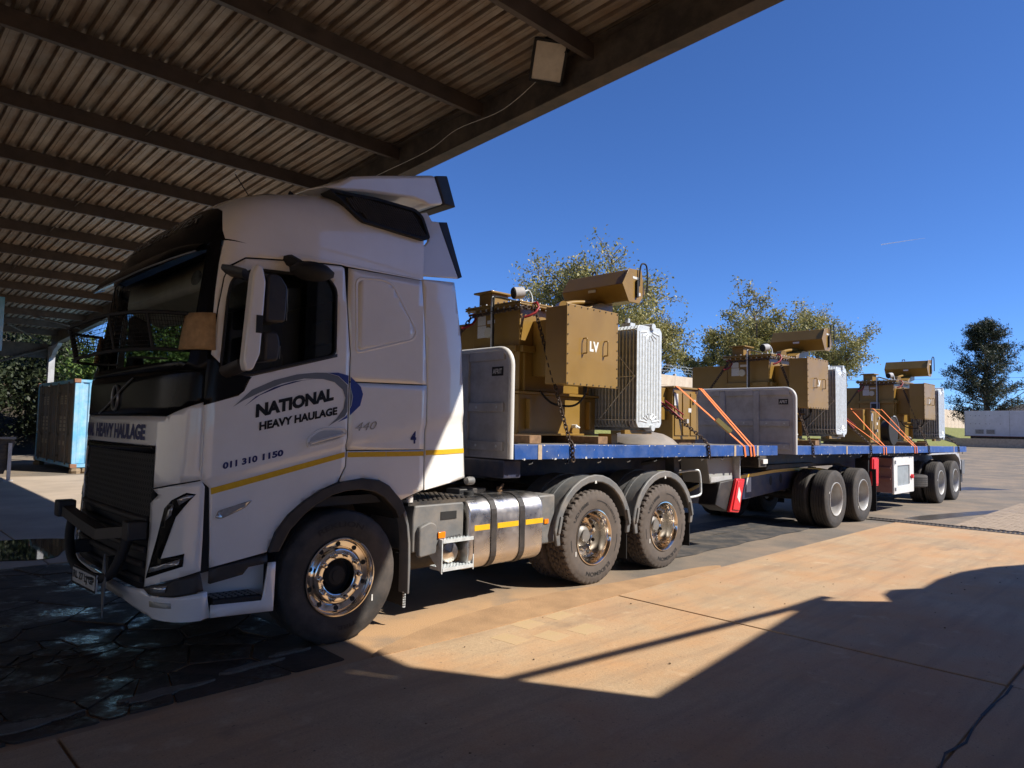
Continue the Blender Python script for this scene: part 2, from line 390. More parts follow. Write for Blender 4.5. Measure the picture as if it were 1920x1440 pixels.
# broken old paving under the cab: Voronoi pieces
def clip(poly, a, b_):
    out = []; n = len(poly); mid = ((a[0]+b_[0])/2, (a[1]+b_[1])/2); d = (b_[0]-a[0], b_[1]-a[1])
    sd = [(p[0]-mid[0])*d[0]+(p[1]-mid[1])*d[1] for p in poly]
    for i in range(n):
        j = (i+1) % n
        if sd[i] <= 0: out.append(poly[i])
        if (sd[i] < 0) != (sd[j] < 0):
            t = sd[i]/(sd[i]-sd[j]); out.append((poly[i][0]+(poly[j][0]-poly[i][0])*t, poly[i][1]+(poly[j][1]-poly[i][1])*t))
    return out
bp_ = tag(empty('broken_paving'), kind='structure')
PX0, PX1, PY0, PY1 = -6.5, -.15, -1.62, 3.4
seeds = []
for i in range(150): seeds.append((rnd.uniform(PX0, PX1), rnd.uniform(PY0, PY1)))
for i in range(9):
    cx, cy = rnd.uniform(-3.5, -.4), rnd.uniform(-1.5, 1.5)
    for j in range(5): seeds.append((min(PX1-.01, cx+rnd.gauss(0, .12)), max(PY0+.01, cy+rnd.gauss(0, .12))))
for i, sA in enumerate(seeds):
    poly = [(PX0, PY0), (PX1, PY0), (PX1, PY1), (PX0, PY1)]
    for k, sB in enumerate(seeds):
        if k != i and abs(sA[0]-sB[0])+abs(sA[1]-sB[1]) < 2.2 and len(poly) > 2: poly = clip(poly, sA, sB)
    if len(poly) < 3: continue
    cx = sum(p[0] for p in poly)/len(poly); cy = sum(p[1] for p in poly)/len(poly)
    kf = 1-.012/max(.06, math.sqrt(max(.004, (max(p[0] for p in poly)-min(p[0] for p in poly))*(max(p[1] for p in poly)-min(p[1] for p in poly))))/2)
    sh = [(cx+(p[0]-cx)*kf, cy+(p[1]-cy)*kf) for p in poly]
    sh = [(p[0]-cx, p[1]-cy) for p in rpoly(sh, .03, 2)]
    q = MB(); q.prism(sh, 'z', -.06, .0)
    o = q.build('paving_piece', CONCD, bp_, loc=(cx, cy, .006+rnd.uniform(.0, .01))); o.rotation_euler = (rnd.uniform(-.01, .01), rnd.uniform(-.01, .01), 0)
# lighter mortar patches along the edge of the apron
for i, (cx, cy, a, c) in enumerate(((-2.1, -1.42, .3, .05), (-1.35, -1.42, .26, .05), (-.75, -1.32, .2, .035), (-.4, -1.22, .14, .03), (-2.9, -1.42, .25, .05))):
    pp = [(cx+a*math.cos(t)*(1+.25*math.sin(3*t+i)+rnd.uniform(-.12, .12)), cy+c*math.sin(t)*(1+.3*math.cos(4*t+i)+rnd.uniform(-.25, .25))) for t in [2*math.pi*k/40 for k in range(40)]]
    q = MB(); q.prism(pp, 'z', -.01, .022); q.build('mortar_patch', M('old_mortar', (.17, .135, .10), .9, var=.3, scale=6, bump=.5, bscale=40, fine=.4), bp_)

def blob(name, pts, z, mat, kind='structure', label=None):
    q = MB(); q.prism([(p.x, p.y) for p in smoothline([(*p, 0) for p in pts+pts[:1]], 5)[:-1]], 'z', z-.01, z)
    return tag(q.build(name, mat), kind=kind)
blob('puddle', [(-2.2, 5.6), (-.9, 5.45), (-.42, 5.0), (-.7, 4.2), (-.95, 3.75), (-1.6, 4.0), (-2.6, 4.1)], .022, WATER)
blob('wet_patch', [(12.6, -1.6), (13.6, -1.75), (15.2, -2.2), (17.2, -2.9), (18.6, -3.6), (17.4, -3.5), (15.5, -2.7), (13.8, -2.25), (12.7, -2.0)], .006, WET)
blob('wet_patch', [(21.0, .1), (23.5, -.3), (26.5, -1.5), (28, -2.8), (25.5, -2.3), (23, -1.2)], .006, WET)
blob('puddle', [(16.4, -3.1), (17.2, -3.5), (18.2, -4.0), (17.6, -4.2), (16.6, -3.6)], .010, WATER)
blob('dirt_drift', [(.1, -1.62), (.9, -1.35), (2.2, -1.25), (3.4, -1.4), (4.8, -1.55), (4.9, -1.72), (2.5, -1.76), (.2, -1.74)], .02, DIRT)

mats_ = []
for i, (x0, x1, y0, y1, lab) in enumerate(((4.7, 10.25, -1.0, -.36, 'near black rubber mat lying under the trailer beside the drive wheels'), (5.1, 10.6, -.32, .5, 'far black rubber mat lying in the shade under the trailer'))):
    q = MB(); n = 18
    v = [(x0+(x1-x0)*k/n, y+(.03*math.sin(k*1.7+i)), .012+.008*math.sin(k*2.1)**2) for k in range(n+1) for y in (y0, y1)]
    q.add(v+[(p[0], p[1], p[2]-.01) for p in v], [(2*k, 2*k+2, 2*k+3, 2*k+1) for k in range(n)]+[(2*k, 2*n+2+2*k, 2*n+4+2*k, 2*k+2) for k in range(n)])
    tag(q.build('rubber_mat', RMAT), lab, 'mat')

# drain channel with grating
dr = tag(empty('drain_grating', (11.95, -1.2, 0)), 'long steel drain grating set across the yard beside the block paving', 'drain')
q = MB(); q.box(-.2, -.16, -5.4, .1, -.05, .016); q.box(.16, .2, -5.4, .1, -.05, .016); q.build('frame', DARKST, dr)
q = MB(); q.box(-.16, .16, -5.4, .1, -.09, -.08); q.build('channel_floor', MATBLACK, dr)
q = MB(); q.box(-.158, .158, -.016, .016, -.03, .012); bar = q.build('bar', DARKST, dr, loc=(0, 0, 0))
copies(bar, dr, [(0, -.07*k, 0) for k in range(1, 77)])

# block paving beyond the drain
pv = tag(empty('block_paving', (12.2, -2.55, 0)), kind='structure')
PAV = M('paver_clay', (.30, .235, .175), .9, var=.25, scale=3, bump=.4, bscale=50, dust=(.42, .32, .22), damt=.5, dscale=2)
q = MB(); q.box(.004, .196, -.096, -.004, -.05, .0); pv0 = q.build('paver', PAV, pv, loc=(0, 0, .008))
rest = MB(); cnt = 0
for j in range(42):
    for i in range(32):
        x, y = i*.2+(.1 if j % 2 else 0), -j*.1
        if y < -.32*x-.9 and False: continue
        z = .008+rnd.uniform(-.002, .002)
        if i < 16 and 2 < j < 20 and cnt < 280:
            c = pv0.copy(); COL.objects.link(c); c.location = (x, y, z); cnt += 1
        else: rest.box(x+.004, x+.196, y-.096, y-.004, -.05, z)
tag(rest.build('paver_field', PAV, pv), kind='stuff')

# loose litter on the apron: stones and leaves
for i in range(40):
    x, y = rnd.uniform(-1, 8), rnd.uniform(-4.8, -1.8); s_ = rnd.uniform(.004, .010)
    q = MB(); q.lathe([(0.001, -s_*.5), (s_, -.1*s_), (s_*.8, s_*.4), (.001, s_*.6)], 7, ax='z', wob=lambda a, k: s_*.3*math.sin(a*2.3+k)); o = q.build('pebble', BEARER if i % 3 else SOIL, apron, loc=(x, y, .02))

# ================================================================== CANOPY
SHEET = M('roof_sheet_underside', (.31, .27, .225), .55, .35, var=.35, scale=1.5, dust=(.24, .15, .09), damt=.75, dscale=1.2, bump=.1, bscale=60)
PURL = M('purlin_primer', (.075, .06, .053), .6, var=.25, scale=5, dust=(.16, .12, .09), damt=.4)
BEAMM = M('rafter_paint', (.07, .058, .05), .6, var=.25, scale=3, dust=(.25, .19, .13), damt=.4)
SLOPE = -.0445
def zb(y): return 5.55+SLOPE*y
def sloped(name, poly, y0, y1, mat, parent, zref=0., bevel=0.):
    """an x-z section swept along y following the roof fall"""
    n = len(poly); v = [(p[0], y, p[1]+SLOPE*y) for y in (y0, y1) for p in poly]
    q = MB(); q.add(v, [tuple(range(n)), tuple(range(n, 2*n))]+[(i, (i+1) % n, (i+1) % n+n, i+n) for i in range(n)])
    return q.build(name, mat, parent, bevel=bevel)
can = tag(empty('shed_canopy', (0, 0, 0)), 'dark steel framed canopy with ribbed metal roof over the truck cab', 'canopy')
RY0, RY1 = -7.9, 26.3
for x in (3.1, -2.9, -8.9, -14.9):
    zt_ = 6.05 if x > 0 else 5.85
    I = [(x-.1, 5.55), (x+.1, 5.55), (x+.1, 5.566), (x+.008, 5.566), (x+.008, zt_-.016), (x+.1, zt_-.016), (x+.1, zt_), (x-.1, zt_), (x-.1, zt_-.016), (x-.008, zt_-.016), (x-.008, 5.566), (x-.1, 5.566)]
    sloped('rafter', I, RY0, 25.6, BEAMM, can)
    for yc in (-7.75, 25.45):
        zt = zb(yc); q = MB()
        q.box(x-.1, x+.1, yc-.12, yc-.1, 0, zt); q.box(x-.1, x+.1, yc+.1, yc+.12, 0, zt); q.box(x-.008, x+.008, yc-.1, yc+.1, 0, zt-.002)
        q.build('column', GREYP if yc > 0 else BEAMM, can)
    q = MB(); q.prism([(25.3, 3.95), (25.3, 4.4), (24.1, 4.46), (24.3, 4.35), (24.75, 4.25)], 'x', x-.07, x+.07); q.build('knee_bracket', GREYP, can)
PURY = [-7.0, -5.05, -3.1, -1.14, .75, 2.65, 4.62, 6.6, 8.6, 10.6, 12.6, 14.6, 16.6, 18.6, 20.6, 22.6, 24.6]
for y in PURY:
    z0 = 5.853+SLOPE*y; C_ = [(y-.035, z0), (y+.035, z0), (y+.035, z0+.02), (y+.03, z0+.02), (y+.03, z0+.006), (y-.029, z0+.006), (y-.029, z0+.194), (y+.03, z0+.194), (y+.03, z0+.18), (y+.035, z0+.18), (y+.035, z0+.2), (y-.035, z0+.2)]
    q = MB(); q.prism(C_, 'x', -18.2, 3.088); q.build('purlin', PURL, can)
for x in (.1, -5.9):
    for k in range(len(PURY)-1):
        y0, y1 = PURY[k]+.04, PURY[k+1]-.04
        q = MB(); q.tube([(x, y0, 5.95+SLOPE*y0), (x, y1, 5.95+SLOPE*y1)], .011, 6); q.build('sag_rod', BEAMM, can)
# box-rib roof sheets, one object each, sharing one mesh
P_ = .1715; prof = []
for k in range(4):
    o_ = k*P_; prof += [(o_, 0), (o_+.012, .044), (o_+.066, .044), (o_+.078, 0), (o_+.108, 0), (o_+.111, .004), (o_+.117, .004), (o_+.120, 0)]
prof.append((4*P_+.02, 0))
sh = MB(); n = len(prof); ys = [RY0, -2, 4, 10, 16, 22, RY1]
sh.add([(p[0], y, p[1]+SLOPE*y) for y in ys for p in prof], [(i*n+k, i*n+k+1, (i+1)*n+k+1, (i+1)*n+k) for i in range(len(ys)-1) for k in range(n-1)])
s0 = sh.build('roof_sheet', SHEET, can, loc=(3.3-4*P_, 0, 6.062))
so_ = s0.modifiers.new('t', 'SOLIDIFY'); so_.thickness = .0012; so_.offset = 1
copies(s0, can, [(3.3-4*P_*(k+1), 0, 6.062+(.0015 if k % 2 else 0)) for k in range(1, 31)])
# eave beam and bracing on the far side
q = MB(); q.box(-18, 3.0, 25.58, 25.7, 3.95, 4.5); q.build('eave_beam', BEAMM, can)
q = MB(); q.tube([(2.9, 25.4, 4.3), (-2.7, 25.4, 2.0)], .05, 6); q.build('brace', BEAMM, can)
q = MB(); q.tube([(2.9, 25.4, 4.5), (1.2, 22.6, 4.85)], .035, 6); q.tube([(2.9, 20.4, 4.66), (1.6, 20.6, 4.93)], .03, 6); q.build('fly_brace', BEAMM, can)
# flashing / bolt heads along the purlins, as seen from below
q = MB()
for y in PURY[2:10]:
    for k in range(70):
        q.box(3.2-k*P_-.118, 3.2-k*P_-.106, y+.04, y+.06, 6.035+SLOPE*y, 6.06+SLOPE*y)
tag(q.build('sheet_screws', GALV, can), kind='stuff')

fl = tag(empty('floodlight', (2.80, -.74, 5.93)), 'square black floodlight with pale glass hanging below the canopy edge', 'floodlight')
fm = Vector((.52, .50, .70)).to_track_quat('Z', 'Y').to_matrix().to_4x4() @ Matrix.Rotation(R(8), 4, 'Z')
q = MB(); q.box(-.2, .2, -.24, .24, -.02, .09, fm); q.build('housing', MATBLACK, fl, bevel=.012)
q = MB(); q.ring(rrect(-.2, .2, -.24, .24, .01, 2), rrect(-.17, .17, -.21, .21, .01, 2), 'z', -.045, -.021); o = q.build('bezel', MATBLACK, fl); o.matrix_local = fm
q = MB(); q.box(-.17, .17, -.21, .21, -.035, -.028); o = q.build('glass', M('floodlight_glass', (.62, .58, .5), .25, var=.12, scale=8), fl); o.matrix_local = fm
q = MB(); q.tube([(.0, .26, .0), (.12, .27, .12), (.3, .2, .2), (.3, -.2, .2), (.12, -.27, .12), (0, -.26, 0)], .018, 6); q.build('bracket', MATBLACK, fl)
q = MB(); q.tube(smoothline([(2.9, -.5, 5.84), (2.96, .2, 5.70), (2.97, 1.1, 5.72), (2.98, 1.8, 5.60), (2.98, 3.4, 5.55), (2.97, 5.5, 5.42)], 6), .0035, 5)
tag(q.build('lamp_cable', WHITETXT), 'thin pale cable sagging along the canopy edge beam from the floodlight', 'cable')

# ================================================================== BUILDINGS BEHIND THE CAMERA (they cast the shade on the apron)
PLAST = M('painted_plaster', (.78, .74, .66), .85, var=.15, scale=1.5, bump=.2)
wh = tag(empty('shed_side_wall', (-8, -8, 0)), 'unseen plastered wall along the near side of the shed, behind the viewer, its bays opened to let light onto the cab', 'wall')
q = MB(); q.box(-13.2, 7.0, -.12, 0.05, 2.9, 6.62); q.build('upper_wall', PLAST, wh, bevel=.01)  # bays left open beneath so the sunlit floor brightens the cab side
q = MB(); q.box(7.0, 11.12, -.12, 0.05, 0, 6.62); q.build('end_bay_wall', PLAST, wh, bevel=.01)
for x in (-13.1, -6.9, -.9):
    q = MB(); q.box(x-.15, x+.15, -.125, .055, 0, 2.9); q.build('pier', PLAST, wh, bevel=.01)
q = MB(); q.box(-13.2, -13.0, .06, 34, 0, 5.5); q.build('end_wall', PLAST, wh)
st = tag(empty('store_building', (3.2, -7.72, 0)), 'low store building with stepped parapet beside the warehouse', 'building')
prof2 = [(3.2, 0), (3.2, 4.45), (3.92, 4.52), (6.13, 4.75), (6.73, 4.88), (7.03, 4.26), (7.4, 4.42), (7.69, 4.44), (7.94, 4.22), (8.6, 4.24), (9.27, 4.17), (9.9, 3.98), (10.4, 3.67), (12.4, 3.3), (12.4, 0)]
q = MB(); q.prism([(p[0]-3.2, p[1]) for p in prof2], 'y', -5, 0); q.build('wall', PLAST, st)
q = MB(); q.box(1.5, 3.0, 0.002, .05, 1.0, 2.2); q.build('window', GLASSD, st)
q = MB(); q.box(4.5, 5.5, 0.002, .06, 0, 2.1); q.build('door', NAVY, st)
q = MB(); q.tube([(3.12, -7.62, 5.22), (6.2, -7.62, 4.73), (6.9, -7.5, 4.55)], .045, 8)
tag(q.build('conduit_pipe', GALV), 'steel conduit pipe sloping from canopy column to store roof', 'pipe')
# ================================================================== WHEELS
def tyre_profile(wd, lug):
    h = wd/2
    side = [(.292, -h*.78), (.305, -h*.93), (.345, -h*.99), (.40, -h), (.405, -h*1.004), (.445, -h*.995), (.448, -h*.985), (.475, -h*.965), (.498, -h*.90), (.508, -h*.82)]
    tread = []; ribs = 5; w0 = h*.80
    for i in range(ribs):
        a0 = -w0+2*w0*i/ribs; a1 = -w0+2*w0*(i+1)/ribs
        tread += [(.511, a0+.005), (.511, a1-.005)]
        if i < ribs-1: tread += [(.498, a1-.004), (.498, a1+.004)]
    return side+tread+[(r, -a) for r, a in side[::-1]]
def make_wheel(kind):
    """wheel about the y axis, street side towards -y"""
    wd = .305 if kind == 'steer' else .285
    w_ = empty('wheel'); n = 168 if kind == 'drive' else 112
    pr = tyre_profile(wd, kind)
    def wob(i, k):
        r = pr[k][0]
        if kind == 'drive' and r > .47: return -.017 if ((i+k//3) % 4) < 1 else 0
        if kind == 'steer' and r > .505: return -.006 if (i % 4 == 0 and (k < 11 or k > len(pr)-12)) else 0
        return 0
    t = MB(); t.lathe(pr, n, wob=wob); ty = t.build('tyre', RUBBERC if kind == 'steer' else (RUBBER if kind == 'drive' else RUBBERT), w_, smooth=32)
    h = wd/2
    if kind == 'steer':
        rp = [(.29, -h*.70), (.302, -h*.93), (.300, -h*1.0), (.290, -h*1.01), (.277, -h*.90), (.268, -h*.62), (.248, -.088), (.228, -.082), (.216, -.09), (.208, -.112), (.198, -.118), (.148, -.118), (.139, -.112), (.134, -.05)]
        rim = CHROME; na, nr, hr = -.118, .172, .245
    else:
        rp = [(.29, -h*.6), (.302, -h*.93), (.300, -h*1.0), (.290, -h*1.01), (.277, -h*.9), (.266, -h*.55), (.262, -.01), (.25, .055), (.222, .09), (.20, .092), (.12, .088), (.10, .088)]
        rim = CHROME if kind == 'drive' else STEELP; na, nr, hr = .088, .172, .236
    rb = MB(); rb.lathe(rp, 64); ro = rb.build('rim', rim, w_, smooth=35)
    q = MB(); q.lathe([(.29, -h*.55), (.285, .0), (.285, h*.9)], 40); q.build('rim_barrel', DARKST, w_, smooth=60)
    for i in range(10):   # hand holes
        q = MB()
        a = 2*math.pi*(i+.5)/10; c = Vector((math.cos(a), 0, math.sin(a)))
        if kind == 'steer': p = c*.247+Vector((0, -.0875, 0)); nrm = (Vector((0, -1, 0))-c*.2).normalized()
        else: p = c*.238+Vector((0, .067, 0)); nrm = (Vector((0, -1, 0))-c*.8).normalized()
        q.cyl(p-nrm*.02, p+nrm*.006, .019, n=12)
        q.build('hand_hole', MATBLACK, w_)
    nb = MB(); nb.lathe([(.027, na+.004), (.027, na-.006), (.020, na-.008), (.020, na-.032), (.013, na-.042), (.0005, na-.045)], 12)
    n0 = nb.build('wheel_nut', CHROME if kind != 'trailer' else DARKST, w_, smooth=40, loc=(nr, 0, 0))
    copies(n0, w_, [(nr*math.cos(2*math.pi*i/10), 0, nr*math.sin(2*math.pi*i/10)) for i in range(1, 10)])
    hb = MB()
    if kind == 'steer': hb.lathe([(.134, -.05), (.13, -.03), (.10, -.03), (.095, -.06), (.07, -.085), (.045, -.088), (.043, -.094), (.0005, -.094)], 32)
    else: hb.lathe([(.15, .088), (.125, .07), (.115, .03), (.095, .012), (.068, .0), (.066, -.022), (.0005, -.026)], 32)
    hb.build('hub', MATBLACK if kind == 'steer' else (M('hub_grey', (.22, .21, .2), .5, .4, var=.2) if kind == 'drive' else DARKST), w_, smooth=35)
    def arc(name, s, th, span, r0, hh, bold=.02):
        yy = -h*1.003-.0025
        def fn(u, v):
            t_ = R(th-(u-.5)*span); r = r0+v*hh; return (r*math.cos(t_), yy, r*math.sin(t_))
        text(name, s, fn, MATBLACK, w_, bold)
    if kind == 'drive':
        arc('sidewall_lettering', 'UD188II', 130, 44, .375, .038); arc('sidewall_lettering', 'EUDEMON', -80, 62, .375, .045); arc('sidewall_lettering', '315/80R22.5', 40, 42, .38, .026, .005)
    elif kind == 'steer':
        arc('sidewall_lettering', 'REKLION', 92, 58, .385, .042); arc('sidewall_lettering', 'TIRE', -80, 24, .375, .03)
    for (a0, a1) in ((58, 85), (-28, 0), (180, 198)) if kind == 'drive' else ():
        q = MB(); pts = [R(a0+(a1-a0)*k/8) for k in range(9)]; yy = -h*1.003-.0015
        q.add([(r*math.cos(t_), yy, r*math.sin(t_)) for t_ in pts for r in (.392, .402)], [(2*k, 2*k+1, 2*k+3, 2*k+2) for k in range(8)]); q.build('sidewall_band', MATBLACK, w_)
    # dust sticker
    q = MB(); a = R(-35 if kind == 'steer' else 205); c = Vector((math.cos(a), 0, math.sin(a)))
    q.cbox((c.x*.35, -h*1.0-.001, c.z*.35), (.012, .002, .05), (0, 0, 0)); q.build('sticker', WHITETXT, w_)
    return w_
W_ST, W_DR, W_TR = make_wheel('steer'), make_wheel('drive'), make_wheel('trailer')
USED = set()
def put_wheel(src, parent, x, y, far=False):
    rot = (0, rnd.uniform(-.9, .9) if src is W_TR else 0, math.pi if far else 0); loc = (x, y, .506)
    if src.name in USED:
        c = copy_tree(src, parent, loc, rot)
        if far or abs(y) < .9:      # inner and far wheels show only tyre and rim
            for ch in [o for o in bpy.data.objects if o.parent == c and not o.name.startswith(('tyre', 'rim', 'hub'))]: bpy.data.objects.remove(ch)
        return c
    USED.add(src.name); src.parent = parent; src.location = loc; src.rotation_euler = rot; return src

# ================================================================== TRACTOR
tr = tag(empty('truck_tractor', (0, 0, 0)), 'white three-axle truck tractor with blue lettering on its door, parked half under the canopy', 'truck')
ZT = [.33, .5, .9, 1.6, 2.0, 2.95, 3.3]; LT = [.47, .51, .48, .46, .45, .28, .15]
def lobe(z): return float(np.interp(z, ZT, LT))
_th = np.linspace(0, math.pi/2, 400); _xi = np.sqrt(np.sin(_th)); _yf = np.sqrt(np.cos(_th))
_px, _py = -.85-.46*_xi, 1.25*_yf
_arc = np.concatenate([[0], np.cumsum(np.hypot(np.diff(_px), np.diff(_py)))]); LQ = float(_arc[-1])
def sm(t): t = max(0., min(1., t)); return t*t*(3-2*t)
def crease(x, z):
    zl = 1.30+.232*(x+1.02) if x < .01 else 1.54+.2*x
    return .020*(1-sm((z-zl+.05)/.07))
def SS(sg, off=0.):
    """unrolled cab side: s runs along the side (x) and wraps round the front corner"""
    def fn(s, z):
        if s >= -.85:
            x, y = s, 1.25
            if s > .8: y -= .09*((s-.8)/.5)**2
            nx_, ny_ = 0, 1
        else:
            a = min(-.85-s, LQ); xi = float(np.interp(a, _arc, _xi)); yf = float(np.interp(a, _arc, _yf)); L = lobe(z)
            x, y = -.85-xi*L, 1.25*yf
            g = Vector((-(xi**3)/L, yf**3/1.25)).normalized(); nx_, ny_ = g.x, g.y
        w_ = max(0., 1-max(0, -.95-s)*4)
        y -= crease(s, z)*w_
        return (x+nx_*off, sg*(y+ny_*off), z)
    return fn
def s_of_y(y): return -.85-float(np.interp(-abs(y)/1.25, -_yf, _arc))
def AA(off=0.):
    """unrolled cab front: a is signed arc length from the centre line, near side negative"""
    f0, f1 = SS(-1, off), SS(1, off)
    def fn(a, z): return f0(-.85-LQ-a, z) if a < 0 else f1(-.85-LQ+a, z)
    return fn
def a_of_y(y): return math.copysign(-.85-s_of_y(y) , 1)*0+math.copysign(LQ-(-.85-s_of_y(y)), y)
def fpanel(name, yz, mat, off=0., holes=(), step=.06, thick=.012, parent=tr):
    cv = lambda L: [(a_of_y(p[0]), p[1]) for p in L]
    return panel(cv(yz), AA(off), [cv(h) for h in holes], step, thick, True, name, mat, parent)
def both(name, sz, mat, off=0., holes=(), step=.06, thick=.012, far=True, parent=tr):
    o = panel(sz, SS(-1, off), holes, step, thick, False, name, mat, parent)
    if far: panel(sz, SS(1, off), holes, step, thick, True, name, mat, parent)
    return o
WIN = rpoly([(-1.0, 2.015), (-.80, 2.03), (-.125, 2.225), (-.135, 2.74), (-.22, 2.825), (-.53, 2.80), (-.78, 2.785), (-.99, 2.69), (-1.012, 2.58), (-1.01, 2.1)], .05)
ARCH = [(-.20, 1.19), (-.34, 1.11), (-.46, 1.02), (-.55, .90), (-.60, .77)]
DOOR = [(-1.10, 1.30), (-1.03, 1.24), (-1.0, .705), (-.61, .765)]+ARCH[::-1]+[(-.06, 1.24), (.003, 1.36), (.006, 1.48), (-.008, 1.53), (0, 1.58), (0, 2.25), (-.042, 2.63), (-.075, 2.915), (-.10, 2.928), (-.43, 2.90), (-.76, 2.86), (-.87, 2.845), (-1.026, 2.77), (-1.062, 2.69), (-1.078, 2.49), (-1.085, 2.2), (-1.10, 1.8)]
doors = []
for sg in (-1, 1):
    d = panel(DOOR, SS(sg), [WIN], .05, .02, sg > 0, 'door', WHITE, tr); doors.append(d)
    panel(WIN, SS(sg, -.022), (), .1, 0, sg > 0, 'window_pane', GLASSD, d)
    # rubber seal round the glass
    q = MB(); f_ = SS(sg, -.004); q.tube([f_(*p) for p in WIN], .012, 6, closed=True); q.build('window_seal', MATBLACK, d, smooth=60)
    panel([(-1.0, 2.0), (-.80, 2.012), (-.11, 2.21), (-.11, 2.235), (-.80, 2.042), (-1.0, 2.03)], SS(sg, .003), (), .08, .006, sg > 0, 'window_sill_trim', BLACK, d)
    panel([(-1.104, 2.165), (-1.01, 2.085), (-.96, 2.03), (-.785, 2.01), (-.80, 1.99), (-.835, 1.91), (-.875, 1.875), (-1.104, 1.80)], SS(sg, .004), (), .06, .006, sg > 0, 'mirror_base_panel', BLACKGLOSS, d)
    # handle: raised surround, bowl and bar
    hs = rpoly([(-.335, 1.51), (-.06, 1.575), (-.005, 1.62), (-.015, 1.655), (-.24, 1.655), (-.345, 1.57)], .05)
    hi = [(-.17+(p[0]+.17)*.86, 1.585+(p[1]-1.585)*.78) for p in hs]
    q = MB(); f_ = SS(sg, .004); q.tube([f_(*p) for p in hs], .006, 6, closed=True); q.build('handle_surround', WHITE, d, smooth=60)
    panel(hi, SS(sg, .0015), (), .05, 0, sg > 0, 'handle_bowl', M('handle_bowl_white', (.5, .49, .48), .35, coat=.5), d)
    q = MB(); f_ = SS(sg, .018); q.tube([f_(-.325, 1.535), f_(-.315, 1.545), f_(-.2, 1.575), f_(-.06, 1.61), f_(-.05, 1.612)], (.012, .028), 8, flat=(0, 0, 1)); q.build('door_handle', WHITE, d, smooth=60)
near_door = doors[0]
# pillar strip above and before the door
both('pillar', [(-1.10, 2.18), (-1.096, 2.2), (-1.09, 2.49), (-1.074, 2.695), (-1.034, 2.783), (-.875, 2.857), (-.76, 2.872), (-.43, 2.912), (-.10, 2.94), (-.05, 2.935), (.68, 2.945), (.68, 2.956), (-.85, 2.956), (-1.118, 2.956), (-1.13, 2.8), (-1.125, 2.6), (-1.112, 2.4)], WHITE, step=.05)
# rear quarter in three panels divided by seams
both('quarter_panel', [(-.035, 2.925), (-.03, 2.63), (.012, 2.25), (.012, 2.028), (.768, 2.045), (.725, 2.6), (.685, 2.94)], WHITE)
both('quarter_panel', [(.012, 2.018), (.012, 1.58), (.004, 1.53), (.018, 1.486), (.77, 1.486), (.77, 2.035)], WHITE)
both('quarter_panel', [(.018, 1.478), (.016, 1.36), (-.04, 1.246), (-.03, 1.24), (.16, 1.26), (.31, 1.24), (.41, 1.19), (.53, 1.06), (.775, 1.14), (.77, 1.478)], WHITE)
# locker outline pressed into the upper quarter
LOCK = rpoly([(0.005, 2.86), (.27, 2.885), (.36, 2.86), (.62, 2.49), (.58, 2.42), (.05, 2.265), (.03, 2.28)], .06)
for sg in (-1, 1):
    q = MB(); f_ = SS(sg, -.004); q.tube([f_(p[0]+.03, p[1]) for p in LOCK], .011, 8, closed=True); q.build('locker_rim', WHITE, tr, smooth=60)
    panel([(.03+.3+(p[0]-.3)*.94, 2.6+(p[1]-2.6)*.94) for p in LOCK], SS(sg, .004), (), .06, .01, sg > 0, 'locker_lid', WHITE, tr)
# side fairing behind the cab
fair = both('side_fairing', [(.79, 1.135), (1.33, 1.215), (1.322, 1.25), (1.24, 2.03), (1.20, 2.44), (1.07, 2.99), (.695, 2.955), (.735, 2.6), (.785, 2.0)], WHITE, step=.05, thick=.03)
for sg in (-1, 1):
    q = MB(); f_ = SS(sg, -.02); q.tube([f_(1.33, 1.22), f_(1.245, 2.03), f_(1.205, 2.44), f_(1.075, 2.98)], .014, 6); q.build('fairing_edge', MATBLACK, tr)
    q = MB(); q.lathe([(.001, -.05), (.035, -.04), (.04, 0), (.035, .04), (.001, .05)], 16, (1.33, sg*1.2, 1.19), ax='x'); q.build('fairing_stay', GREYPL, tr, smooth=50)
